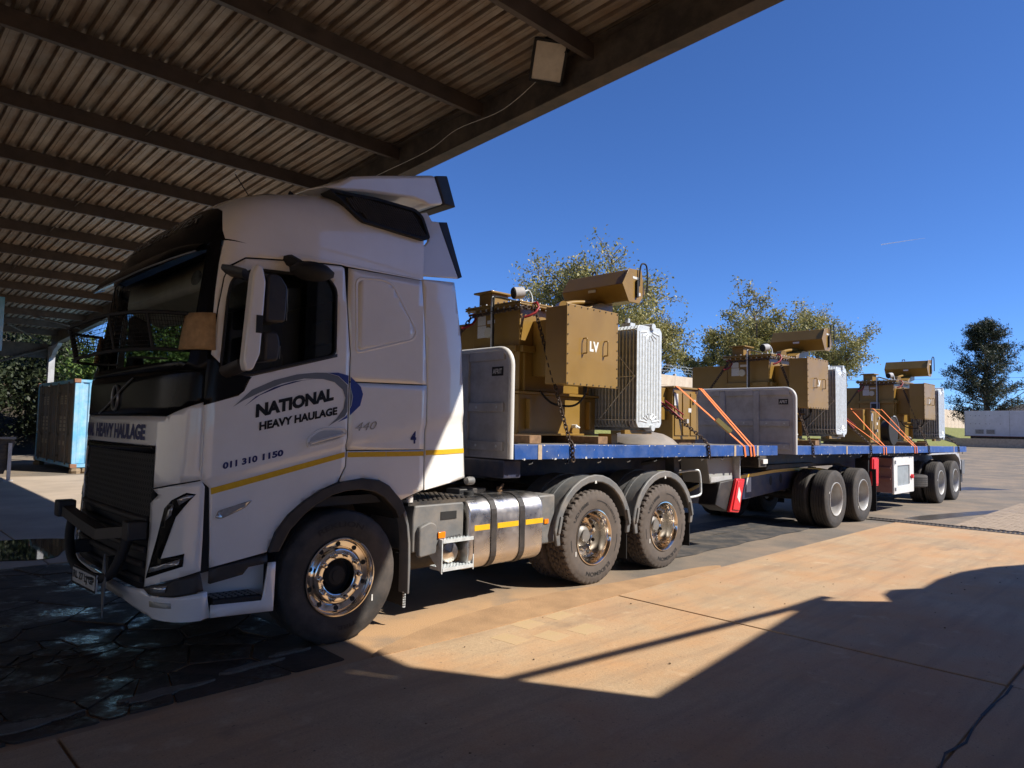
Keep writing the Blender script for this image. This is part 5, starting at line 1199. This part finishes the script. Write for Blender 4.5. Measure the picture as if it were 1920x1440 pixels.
def chain(pts, label, red=None, extra=None):
    ch = tag(empty('lashing_chain', pts[0]), label, 'chain', 'lashing chains')
    P = [Vector(p)-Vector(pts[0]) for p in pts]
    chain_mesh(P).build('chain_links', CHAIN, ch, smooth=60)
    if red is not None:
        q = MB(); c = Vector(red)-Vector(pts[0])
        q.tube([c+Vector(v) for v in ((.03, .05, .05), (.05, -.02, .06), (.04, -.06, .0), (0, -.05, -.06), (-.06, -.02, -.10), (-.10, .03, -.12))], .015, 7); q.build('red_hook', REDSTEEL, ch, smooth=60)
    return ch
for i, X in enumerate(UX):
    o_ = X-UX[0]; z = dk(X); nm = ('nearest', 'middle', 'farthest')[i]
    chain([(2.71+o_, -.66, z+1.56), (2.71+o_, -.70, z+1.46), (2.69+o_, -1.23, z+.06), (2.70+o_, -1.27, z+.0), (2.71+o_, -1.275, z-.17)], 'rusty chain slanting from the %s transformer lid to the deck rail beside its cable box' % nm, (2.69+o_, -.66, z+1.53))
    chain([(2.66+o_, -.645, z+1.53), (2.52+o_, -.64, z+1.51), (2.49+o_, -.5, z+1.50), (2.49+o_, .15, z+1.48), (2.42+o_, .25, z+1.3), (2.2+o_, .9, z+.3)], 'rusty chain running under the lid edge along the front of the %s transformer' % nm, (2.48+o_, .17, z+1.45))
    if i < 2: chain([(4.3+o_, -.55, z+.95), (5.0+o_, -1.0, z+.42), (5.45+o_, -1.24, z+.05), (5.50+o_, -1.272, z-.02), (5.53+o_, -1.275, z-.19)], 'rusty chain and tensioner slanting rearward behind the radiator of the %s transformer' % nm, None)
    else: chain([(4.6+o_, -.6, z+.45), (5.2+o_, -1.1, z+.2), (5.5+o_-.1, -1.25, z+.02), (5.52+o_-.1, -1.272, z-.05), (5.53+o_-.1, -1.275, z-.17)], 'tangled chain hanging over the blue rail at the tail of the rear trailer')
    if i < 2:
        q = MB(); q.tube([(4.85+o_, -.92, z+.56), (5.15+o_, -1.08, z+.32)], .017, 8); q.tube([(4.9+o_, -.98, z+.56), (5.12+o_, -1.12, z+.38)], .010, 6)
        tag(q.build('chain_tensioner', REDSTEEL), 'red lever tensioner on the chain behind the %s radiator' % nm, 'tensioner')
def strap(pts, label, wdt=.045):
    b = MB(); P = [Vector(p) for p in pts]; v = []
    for i, p in enumerate(P):
        d = (P[min(i+1, len(P)-1)]-P[max(i-1, 0)]).normalized(); s_ = Vector((1, 0, 0)) if abs(d.x) < .9 else Vector((0, 0, 1)); s_ = (s_-d*s_.dot(d)).normalized(); nn = d.cross(s_)*.0025
        v += [p-s_*wdt/2-nn, p+s_*wdt/2-nn, p+s_*wdt/2+nn, p-s_*wdt/2+nn]
    b.add(v, [(4*i+k, 4*i+(k+1) % 4, 4*i+4+(k+1) % 4, 4*i+4+k) for i in range(len(P)-1) for k in range(4)]+[(0, 1, 2, 3), (4*len(P)-4, 4*len(P)-3, 4*len(P)-2, 4*len(P)-1)])
    return tag(b.build('ratchet_strap', ORANGE), label, 'strap', 'orange ratchet straps')
# crated control cabinets between the transformers
def cabinet(x, label, x1):
    z = dk(x); c = tag(empty('control_cabinet', (x, 0, z)), label, 'cabinet', 'control cabinets')
    w_ = x1-x
    q = MB(); q.box(0, w_, -.6, .5, .06, .80); q.build('cabinet_body', BROWNP, c, bevel=.008)
    q = MB(); q.box(-.02, w_+.02, -.63, .52, .80, .825); q.build('cabinet_roof', BROWNP, c, bevel=.004)
    for k in range(3):
        q = MB(); q.box(.04+k*(w_-.08)/3, .04+(k+1)*(w_-.08)/3-.03, -.615, -.601, .12, .74); q.build('door', BROWNP, c, bevel=.004)
    q = MB(); q.box(-.16, 0, -.5, .4, .34, .80); q.build('side_box', BROWNP, c, bevel=.006)
    q = MB(); q.box(.02, .12, -.618, -.6155, .55, .72); q.box(w_*.55, w_*.55+.08, -.618, -.6155, .46, .52); q.build('label_plate', LABEL, c)
    q = MB(); q.box(w_*.4, w_*.4+.05, -.66, -.616, .3, .36); q.cyl((w_*.75, -.64, .62), (w_*.75, -.616, .62), .03, n=10); q.build('door_lock', GREYP, c)
    q = MB(); q.box(0.02, w_-.02, -.55, .45, .0005, .059); q.build('pallet_base', BEARER, c)
    return c
cabinet(5.68, 'brown control cabinet strapped behind the nearest transformer', 6.40)
cabinet(13.8, 'brown control cabinet strapped in front of the farthest transformer', 14.45)
for i, (a, b0) in enumerate((((5.72, -.60), 6.52), ((6.34, -.60), 6.70), ((6.40, -.60), 6.80))):
    z = dk(6); strap([(a[0]-.02, .45, z+.829), (a[0], -.634, z+.829), (a[0]+.01, -.66, z+.81), (b0, -1.23, z+.01), (b0+.01, -1.262, z-.02), (b0+.04, -1.264, z-.165)], ('orange strap from the left edge of the nearer cabinet to the blue rail', 'orange strap from the right edge of the nearer cabinet to the rail', 'orange strap doubled beside another, ending by the rail end of the front trailer')[i])
for i, (a, b0) in enumerate((((13.85, -.60), 14.62), ((14.40, -.60), 14.78), ((13.82, .2), 12.55), ((13.82, -.2), 12.70))):
    z = dk(14)
    p = [(a[0], .45, z+.829), (a[0], -.634, z+.829), (a[0]+.01, -.66, z+.81), (b0, -1.23, z+.01), (b0+.01, -1.262, z-.02), (b0+.02, -1.264, z-.165)] if i < 2 else [(a[0]-.05, a[1], z+.829), (a[0]-.2, a[1]-.1, z+.75), (b0, -1.23, z+.01), (b0-.01, -1.262, z-.02), (b0-.01, -1.264, z-.165)]
    strap(p, ('orange strap from the left edge of the far cabinet to the blue rail', 'orange strap from the right edge of the far cabinet to the blue rail', 'orange strap slanting forward from the far cabinet, left one of the pair', 'orange strap slanting forward from the far cabinet, right one of the pair')[i])
q = MB(); q.box(-.14, .14, -.03, .03, -.02, .045, Matrix.Translation((6.27, -1.06, dk(6.2)+.27)) @ Vector((.8, -.57, -.8)).to_track_quat('X', 'Z').to_matrix().to_4x4()); tag(q.build('strap_ratchet', M('zinc_yellow', (.4, .34, .14), .4, .6)), 'zinc plated ratchet buckle on the orange strap above the blue rail', 'ratchet')
q = MB(); q.lathe([(.001, .17), (.15, .165), (.3, .135), (.42, .075), (.5, .0), (.49, 0), (.4, .06), (.28, .12), (.001, .15)], 36, ax='z')
tag(q.build('domed_cover', M('dusty_steel', (.28, .25, .22), .6, .2, var=.2, scale=4, dust=(.3, .22, .15), damt=.6), loc=(4.86, -.62, dk(4.9)+.001), smooth=50), 'shallow grey domed steel cover lying on the deck behind the radiator', 'cover')
dr_ = tag(empty('cable_drum', (14.95, -.72, dk(15))), 'small black cable drum standing by the farthest transformer', 'drum')
q = MB(); q.lathe([(.001, -.02), (.33, -.02), (.34, -.01), (.34, .01), (.33, .02), (.001, .02)], 32, (0, 0, .345)); q.build('flange', MATBLACK, dr_, smooth=40)
q = MB(); q.lathe([(.12, .02), (.24, .021), (.24, .2), (.12, .2)], 24, (0, 0, .345)); q.build('wound_cable', BLACK, dr_, smooth=40)
q = MB(); q.tube([(.345*math.cos(R(a)), -.03, .345+.345*math.sin(R(a))) for a in range(0, 110, 10)], .012, 5); q.build('rim_band', GALV, dr_)
# ================================================================== TREES
LEAFA = leaf_mat('leaf_olive', (.16, .165, .05), (.29, .27, .085), (.48, .40, .15))
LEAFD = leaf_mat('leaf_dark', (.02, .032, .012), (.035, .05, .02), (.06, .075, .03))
LEAFG = leaf_mat('leaf_green', (.06, .10, .018), (.10, .17, .03), (.18, .26, .06))
PINE = leaf_mat('needle', (.018, .028, .014), (.03, .042, .02), (.05, .06, .03))
BARK = M('bark', (.13, .095, .065), .9, var=.3, scale=8, bump=.6, bscale=20)
def leaves(pts, size, seed, droop=.3, ratio=.5):
    g_ = np.random.default_rng(seed); n = len(pts); P = np.asarray(pts)
    d = g_.normal(size=(n, 3)); d[:, 2] -= droop; d /= np.linalg.norm(d, axis=1)[:, None]
    u = np.cross(d, g_.normal(size=(n, 3))); u /= np.linalg.norm(u, axis=1)[:, None]
    s_ = size*g_.uniform(.6, 1.3, (n, 1))
    v = np.stack([P, P+d*s_*.5+u*s_*ratio*.5, P+d*s_, P+d*s_*.5-u*s_*ratio*.5], 1).reshape(-1, 3)
    return v, n
def leafmesh(name, v, n, mat, parent):
    me = bpy.data.meshes.new(name); me.vertices.add(4*n); me.vertices.foreach_set('co', v.astype(np.float32).ravel())
    me.loops.add(4*n); me.loops.foreach_set('vertex_index', np.arange(4*n, dtype=np.int32))
    me.polygons.add(n); me.polygons.foreach_set('loop_start', np.arange(0, 4*n, 4, dtype=np.int32)); me.polygons.foreach_set('loop_total', np.full(n, 4, dtype=np.int32))
    me.update(calc_edges=True); me.materials.append(mat); o = bpy.data.objects.new(name, me); COL.objects.link(o); o.parent = parent; return o
def tree(loc, h_, spread, label, mat, nleaf, size, seed, levels=4, trunk=.3, first=.25, wispy=.5, group=None, cat='tree', name='leafy_tree'):
    rr = random.Random(seed); root = tag(empty(name, loc), label, cat, group); tb = MB(); tips = []
    def grow(p, d, L, r, lev):
        n_ = 4; pts = [p]; q_ = p; dd = d
        for i in range(n_):
            dd = (dd+Vector((rr.gauss(0, .13), rr.gauss(0, .13), rr.gauss(.04, .1)))).normalized(); q_ = q_+dd*L/n_; pts.append(q_)
            if lev >= 1: tips.append((q_, lev))
        for i in range(n_): tb.cyl(pts[i], pts[i+1], r*(1-.45*i/n_), r*(1-.45*(i+1)/n_), n=6 if lev else 9, caps=False)
        if lev < levels:
            for k in range(rr.randint(3, 4) if lev else 5):
                t = rr.uniform(.35 if lev else first+.1, 1.0); b0 = pts[min(n_-1, int(t*n_))].lerp(pts[min(n_, int(t*n_)+1)], t*n_-int(t*n_)) if t < 1 else pts[-1]
                ax = dd.orthogonal().normalized(); ax.rotate(Matrix.Rotation(rr.uniform(0, 6.283), 3, dd)); nd = (dd*rr.uniform(.5, .9)+ax*spread*rr.uniform(.6, 1.1)+Vector((0, 0, .18))).normalized()
                grow(b0, nd, L*rr.uniform(.55, .78), r*.5, lev+1)
    grow(Vector((0, 0, 0)), Vector((rr.gauss(0, .05), rr.gauss(0, .05), 1)).normalized(), h_*.42, trunk, 0)
    tb.build('trunk', BARK, root, smooth=60)
    g_ = np.random.default_rng(seed); T = np.array([tuple(t[0]) for t in tips]); lv = np.array([t[1] for t in tips], float)
    wgt = lv**1.5; wgt /= wgt.sum(); idx = g_.choice(len(T), nleaf, p=wgt)
    P = T[idx]+np.clip(g_.normal(size=(nleaf, 3)), -1.7, 1.7)*wispy*h_*.048*g_.uniform(.3, 1.3, (nleaf, 1))
    P = P[P[:, 2] > h_*.12]
    v, n = leaves(P, size, seed); leafmesh('crown', v, n, mat, root); return root
TRG = 'trees behind the boundary wall'
tree((29.0, 20.0, 1.2), 13.6, 1.0, 'tall olive tree with open crown rising behind the nearest transformer', LEAFA, 15000, .19, 11, group=TRG, first=.2, levels=4)
tree((37.5, 21.5, 1.2), 11.5, 1.0, 'olive tree partly behind the tallest one, right of its crown', LEAFA, 12000, .19, 23, group=TRG)
tree((44.5, 21, 1.5), 11.4, 1.2, 'broad dense olive tree left of the middle transformer', LEAFA, 20000, .21, 5, group=TRG)
tree((56, 21.5, 1.5), 12.2, 1.2, 'olive tree with rounded crown behind the middle transformer', LEAFA, 20000, .22, 17, group=TRG)
tree((78, 22, 1.6), 14.8, .9, 'feathery olive tree with slanting twigs at the right end of the row', LEAFA, 18000, .26, 31, group=TRG)
# pine
def pine(loc, h_, label, seed=3):
    rr = random.Random(seed); root = tag(empty('pine_tree', loc), label, 'tree'); tb = MB(); P = []
    tb.cyl((0, 0, 0), (.1, 0, h_*.95), .34, .05, n=10)
    for k in range(150):
        t = rr.uniform(.10, 1.0); z = h_*t; a = rr.uniform(0, 6.283); L = h_*(.36*(1-t)**.6+.05)*rr.uniform(.45, 1.1)*(1. if t > .22 else .75); c = Vector((math.cos(a), math.sin(a), rr.uniform(.15, .8)))
        p0 = Vector((0, 0, z-.3)); p1 = p0+c*L; tb.cyl(p0, p1, .07*(1-t)+.02, .012, n=5, caps=False)
        for j in range(10):
            s_ = rr.uniform(.35, 1.08); q_ = p0.lerp(p1, s_); n_ = 22
            for _ in range(n_): P.append((q_.x+rr.gauss(0, .21), q_.y+rr.gauss(0, .21), q_.z+.1+rr.gauss(0, .17)))
    tb.build('trunk', BARK, root, smooth=60); v, n = leaves(np.array(P), .30, seed, -.5, .22); leafmesh('crown', v, n, PINE, root); return root
pine((78, 9.6, 1.2), 11.6, 'tall dark pine standing alone behind the white box trailer')
# sunlit shrubs beyond the container, seen through the cab windows, and the dark wood beyond the canopy
tree((7.6, 27.5, 0), 8.5, 1.2, 'green leafy tree beyond the container, seen through the windscreen', LEAFG, 16000, .24, 41, first=.05, levels=3, wispy=1.1, trunk=.18)
tree((12.5, 29, 0), 8.0, 1.2, 'green leafy tree far behind the truck, beyond the container end', LEAFG, 12000, .26, 43, first=.05, levels=3, wispy=1.1, trunk=.18)
xs3 = lin(-70, 16, 43); ys3 = lin(31, 60, 14); q = MB(); n = len(ys3)
q.add([(x, y, (0 if j == 0 else 1)*(-.3+min(1, j/9)*9.5*(1 if x < 6 else max(0, (16-x)/10))+rnd.uniform(-.5, .5))) for x in xs3 for j, y in enumerate(ys3)], [(i*n+j, (i+1)*n+j, (i+1)*n+j+1, i*n+j+1) for i in range(len(xs3)-1) for j in range(n-1)])
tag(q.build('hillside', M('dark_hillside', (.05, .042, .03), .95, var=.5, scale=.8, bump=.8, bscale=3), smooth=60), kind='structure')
g_ = np.random.default_rng(9); hp_ = []
for k in range(420):
    x, j = g_.uniform(-45, 9), g_.uniform(.5, 9.5); z = -.3+min(1, j/9)*9.5*(1 if x < 6 else (16-x)/10); c = np.array((x, 31+j*2.07, z+.2)); hp_.append(c+g_.normal(size=(150, 3))*(.8, .8, .6))
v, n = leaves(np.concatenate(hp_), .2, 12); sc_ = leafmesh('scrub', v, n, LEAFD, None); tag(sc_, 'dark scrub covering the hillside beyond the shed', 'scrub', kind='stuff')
WG = 'dark trees beyond the shed'
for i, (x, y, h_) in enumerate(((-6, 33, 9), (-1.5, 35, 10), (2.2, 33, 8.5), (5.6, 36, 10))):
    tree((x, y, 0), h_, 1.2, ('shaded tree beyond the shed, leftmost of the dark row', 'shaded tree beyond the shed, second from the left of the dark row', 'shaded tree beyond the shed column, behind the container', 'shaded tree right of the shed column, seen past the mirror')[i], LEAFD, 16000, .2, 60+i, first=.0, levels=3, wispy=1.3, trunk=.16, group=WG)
# ================================================================== BACKGROUND
# grassy bank under the boundary wall
def bz(x, y): return gz(x, y)+.02+max(0, min(1, (y-9.5-(.03*max(0, x-60)))/5.5))*(2.55-gz(x, y))
xs2 = lin(14, 130, 58); ys2 = lin(9.5, 30, 20); q = MB(); n = len(ys2)
q.add([(x, y, bz(x, y)+rnd.uniform(-.04, .04)-(.3 if y < 9.6 else 0)) for x in xs2 for y in ys2], [(i*n+j, (i+1)*n+j, (i+1)*n+j+1, i*n+j+1) for i in range(len(xs2)-1) for j in range(n-1)])
tag(q.build('grass_bank', GRASS, smooth=60), kind='structure')
WALLM = M('precast_wall_panel', (.55, .46, .36), .85, var=.18, scale=1.2, bump=.2, dust=(.35, .27, .2), damt=.4, dscale=1.)
wl = tag(empty('boundary_wall', (60, 15.6, 2.4)), 'pale precast concrete boundary wall with posts and razor wire on the bank', 'wall')
q = MB(); q.box(.07, 1.93, -.03, .03, 0, .595); p0 = q.build('wall_panel', WALLM, wl, loc=(-44, 0, 0), bevel=.01)
q = MB(); q.box(-.07, .07, -.08, .08, -.3, 2.5); s0_ = q.build('wall_post', WALLM, wl, loc=(-44, 0, 0), bevel=.01)
K = 47; copies(s0_, wl, [(-44+2*k, .083*k*.5, 0) for k in range(1, K)])
copies(p0, wl, [(-44+2*k, .083*k*.5, .6*j) for k in range(K) for j in range(4) if k+j > 0])
q = MB()
for x, y in [(-44+2*k, .083*k*.5) for k in range(K)]: q.cyl((x, y, 2.4), (x, y-.1, 3.0), .018, n=4)
for z in (2.62, 2.8, 2.95): q.tube([(-44, -.05, z), (-44+2*(K-1), .04*(K-1)-.05, z)], .008, 4)
q.tube([(-44+k*.12, .0415*(k*.06)+.26*math.cos(k*.9), 2.78+.26*math.sin(k*.9)) for k in range(0, 760)], .007, 3)
tag(q.build('razor_wire', GALV, wl), kind='stuff')
# low kerb and box trailer
q = MB(); q.box(70.0, 70.5, -30, 12, .5, gz(72, 0)+.75); tag(q.build('kerb_wall', PLASTERP), 'low concrete kerb wall at the far edge of the yard', 'kerb')
q = MB(); q.add([(70.5, -40, 1.2), (70.5, 13, 1.2), (140, 13, 1.35), (140, -40, 1.35)], [(0, 1, 2, 3)]); tag(q.build('terrace', SOIL), kind='structure')
bt = tag(empty('box_trailer', (73, 4, 1.2)), 'white box trailer with small louvred vents parked at the far edge of the yard', 'trailer')
BW = M('dull_white_panel', (.55, .55, .58), .5, var=.08, scale=1, dust=(.4, .38, .36), damt=.3)
q = MB(); q.box(0, 3, -14, 6.4, .42, 2.75); q.build('box_body', BW, bt, bevel=.03)
q = MB(); q.box(-.03, 3.02, -14.02, 6.42, .38, .44); q.build('bottom_rail', M('maroon_rail', (.16, .05, .05), .5), bt)
for y in (6.35, 2.9, -.6, -4.1):
    q = MB(); q.box(-.012, -.001, y-.03, y+.03, .46, 2.7); q.build('seam_strip', GREYP, bt)
for y in (5.2, 4.35):
    q = MB(); q.box(-.03, -.001, y-.36, y+.36, .62, 1.05); vf = q.build('vent_frame', GREYP, bt)
    for k in range(5):
        q = MB(); q.box(-.045, -.031, y-.3, y+.3, .67+k*.07, .70+k*.07); q.build('louvre', DARKST, vf)
q = MB()
for y in (5.9, 5.5, 5.2, 4.7, 4.4, 3.6, 1.8, 1.5):
    for z in (2.3, 1.55): q.cyl((-.02, y, z), (0, y, z), .03, n=6)
tag(q.build('rivet', DARKST, bt), kind='stuff')
for y in (-9, -7.6, 1.4):
    q = MB(); q.cyl((.2, y, .3), (.5, y, .3), .3, n=20); q.build('wheel', MATBLACK, bt)
q = MB(); q.box(.3, 2.7, -13.5, 6, .15, .38); q.build('under_frame', DARKST, bt)
sh2 = tag(empty('shelter', (92, 6, 1.4)), 'small shelter with a low dark hipped roof behind the pine', 'shelter')
q = MB(); q.add([(-3, -4, 3.0), (3, -4, 3.0), (3, 5, 3.0), (-3, 5, 3.0), (0, -1, 4.1), (0, 2, 4.1)], [(0, 1, 4), (1, 2, 5, 4), (2, 3, 5), (3, 0, 4, 5), (3, 2, 1, 0)]); q.build('roof', DARKST, sh2)
q = MB(); q.box(-2.6, 2.6, -3.5, 4.5, 0, 3.0); q.build('wall', PLAST, sh2)
for z, lab in ((10.1, 'lower'), (11.6, 'upper')):
    q = MB(); q.tube([(130, 60, z), (130, 20, z-.7), (130, -20, z-1.0), (130, -80, z)], .03, 4); tag(q.build('power_line', MATBLACK), '%s thin overhead power line far behind the pine' % lab, 'power line')
# vapour trail
vm = bpy.data.materials.new('vapour'); vm.use_nodes = True; _n, _l = vm.node_tree.nodes, vm.node_tree.links
_t = _n.new('ShaderNodeBsdfTransparent'); _x = _n.new('ShaderNodeMixShader'); _x.inputs[0].default_value = .45; _n['Principled BSDF'].inputs['Base Color'].default_value = (.8, .8, .8, 1)
_l.new(_t.outputs[0], _x.inputs[1]); _l.new(_n['Principled BSDF'].outputs[0], _x.inputs[2]); _l.new(_x.outputs[0], _n['Material Output'].inputs[0])
q = MB(); q.cyl((2411, 740, 616), (2428, 676, 620), 1.5, 1.1, 6); q.cyl((2428, 676, 620), (2443, 620, 623), 1.1, .3, 6); tag(q.build('vapour_trail', vm), 'short thin white vapour trail high in the sky', 'vapour trail')
# ---- shipping container, left background
ct = tag(empty('shipping_container', (2.4, 18.3, .16)), 'blue shipping container with weathered door end beyond the truck nose', 'container')
CB = M('container_blue', (.14, .42, .66), .55, var=.15, scale=2, dust=(.62, .68, .7), damt=.6, dscale=1.5)
CG = M('container_door_grey', (.16, .155, .14), .65, var=.3, scale=3, dust=(.2, .11, .06), damt=.6, dscale=3)
RUST = M('rusted_steel', (.26, .13, .075), .75, var=.35, scale=8)
CW, CH, CLn = 5.2, 2.72, 6.06
for sg, y in ((-1, 0), (1, CW)):
    q = MB(); pts = []; nseg = 22
    for k in range(nseg):
        x = .12+k*(CLn-.24)/nseg; w_ = (CLn-.24)/nseg; pts += [(x, 0), (x+w_*.3, 0), (x+w_*.42, .036), (x+w_*.88, .036)]
    pts.append((CLn-.12, 0)); v = [(p[0], y-sg*p[1], z) for z in (.14, CH-.1) for p in pts]; n = len(pts)
    q.add(v, [(i, i+1, n+i+1, n+i) for i in range(n-1)]); q.build('side_panel', CB, ct)
q = MB(); q.box(.05, CLn-.05, .04, CW-.04, CH-.06, CH-.03); q.box(.05, CLn-.05, .04, CW-.04, .05, .12); q.box(CLn-.05, CLn-.02, .04, CW-.04, .1, CH-.05); q.build('roof', CB, ct)
for y in (.06, CW-.06):
    for x in (.06, CLn-.06):
        q = MB(); q.box(x-.06, x+.06, y-.06, y+.06, .12, CH-.12); q.build('corner_post', CB, ct, bevel=.01)
        for z in (.06, CH-.06):
            q = MB(); q.box(x-.09, x+.09, y-.081, y+.081, z-.06, z+.06); cc = q.build('corner_casting', RUST, ct, bevel=.012)
            q = MB(); q.cyl((x-.095, y, z), (x-.088, y, z), .03, n=10); q.build('casting_hole', MATBLACK, cc)
q = MB(); q.box(-.02, .06, .12, CW-.12, .02, .12); q.box(-.02, .06, .12, CW-.12, CH-.12, CH-.02); q.box(.1, CLn-.1, -.01, .06, .02, .13); q.box(.1, CLn-.1, -.01, .06, CH-.1, CH-.02); q.build('end_rail', CB, ct)
for k in range(2):
    y0 = .13+k*(CW-.26)/2; wd_ = (CW-.26)/2-.02; q = MB(); pts = []
    for j in range(4):
        a = y0+j*wd_/4; pts += [(a, 0), (a+wd_*.16, 0), (a+wd_*.18, .03), (a+wd_*.24, .03)]
    pts.append((y0+wd_, 0)); n = len(pts); v = [(.02+p[1], p[0], z) for z in (.13, CH-.13) for p in pts]
    q.add(v, [(i, i+1, n+i+1, n+i) for i in range(n-1)]); dr2 = q.build('container_door', CG, ct)
    for yy_ in (y0+wd_*.2, y0+wd_*.75):
        q = MB(); q.cyl((-.04, yy_, .08), (-.04, yy_, CH-.08), .022, n=8)
        for z in (.3, .95, 1.6, 2.3): q.box(-.05, .02, yy_-.05, yy_+.05, z-.03, z+.03)
        q.box(-.06, -.03, yy_, yy_+.35, .98, 1.03); q.build('lock_rod', GREYPL, dr2)
    q = MB()
    for yy_ in (y0+wd_*.38, y0+wd_*.58):
        for z0, z1 in ((1.95, 2.25), (1.1, 1.6), (.65, .8)):
            for j in range(4): q.box(.012, .018, yy_, yy_+wd_*.1, z0+(z1-z0)*j/4, z0+(z1-z0)*(j+.7)/4)
    tag(q.build('stencil_marks', M('faded_stencil', (.36, .32, .24), .8, var=.3, scale=20), dr2), kind='stuff')
for i, (x, y, s_) in enumerate(((2.5, 18.25, .16), (2.75, 18.2, .12), (2.95, 18.22, .15), (8.3, 18.4, .16), (2.5, 23.4, .16), (8.3, 23.4, .16))):
    q = MB(); q.lathe([(.001, 0), (s_, .0), (s_*1.1, s_*.5), (s_*.8, .155), (.001, .158)], 8, ax='z', wob=lambda a, k: .02*math.sin(a*2.1+k)); tag(q.build('rock', SOIL, loc=(x, y, .001)), ('rough brown stone under the near corner of the container', 'second brown stone right of the container corner', 'third brown stone right of the container corner', 'brown stone under the right end of the container', 'brown stone under the far door corner of the container', 'brown stone under the far right corner of the container')[i], 'stone', 'stones under the container')
# dark red wall, planer frame and blue post at the far left
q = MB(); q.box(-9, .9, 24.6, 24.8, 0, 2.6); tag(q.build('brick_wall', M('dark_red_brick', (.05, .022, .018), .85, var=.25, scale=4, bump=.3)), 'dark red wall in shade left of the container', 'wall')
q = MB(); q.box(.25, .41, 17.5, 17.6, 3.5, 5.0); bp2 = tag(q.build('hanging_panel', CB), 'pale blue strip hanging at the left edge under the roof', 'panel')
mc = tag(empty('ramp_frame', (.1, 16, 0)), 'dark ribbed metal ramp frame with a pale leg at the left edge', 'frame')
q = MB(); q.prism([(-2, .2), (.30, .2), (.52, 1.05), (.42, 1.1), (-2, 1.1)], 'y', 0, .06); q.build('plate', DARKST, mc)
for k in range(7):
    q = MB(); q.box(-2, .32+.02*k, -.03, -.001, .3+k*.1, .34+k*.1); q.build('rib', DARKST, mc)
q = MB(); q.box(.36, .44, -.08, -.032, .05, 1.0); q.box(.28, .5, -.1, -.02, 0, .05); q.build('leg', GREYP, mc)
q = MB(); q.box(-2, .5, -.2, .06, 1.101, 1.16); q.build('top_plate', GREYPL, mc)
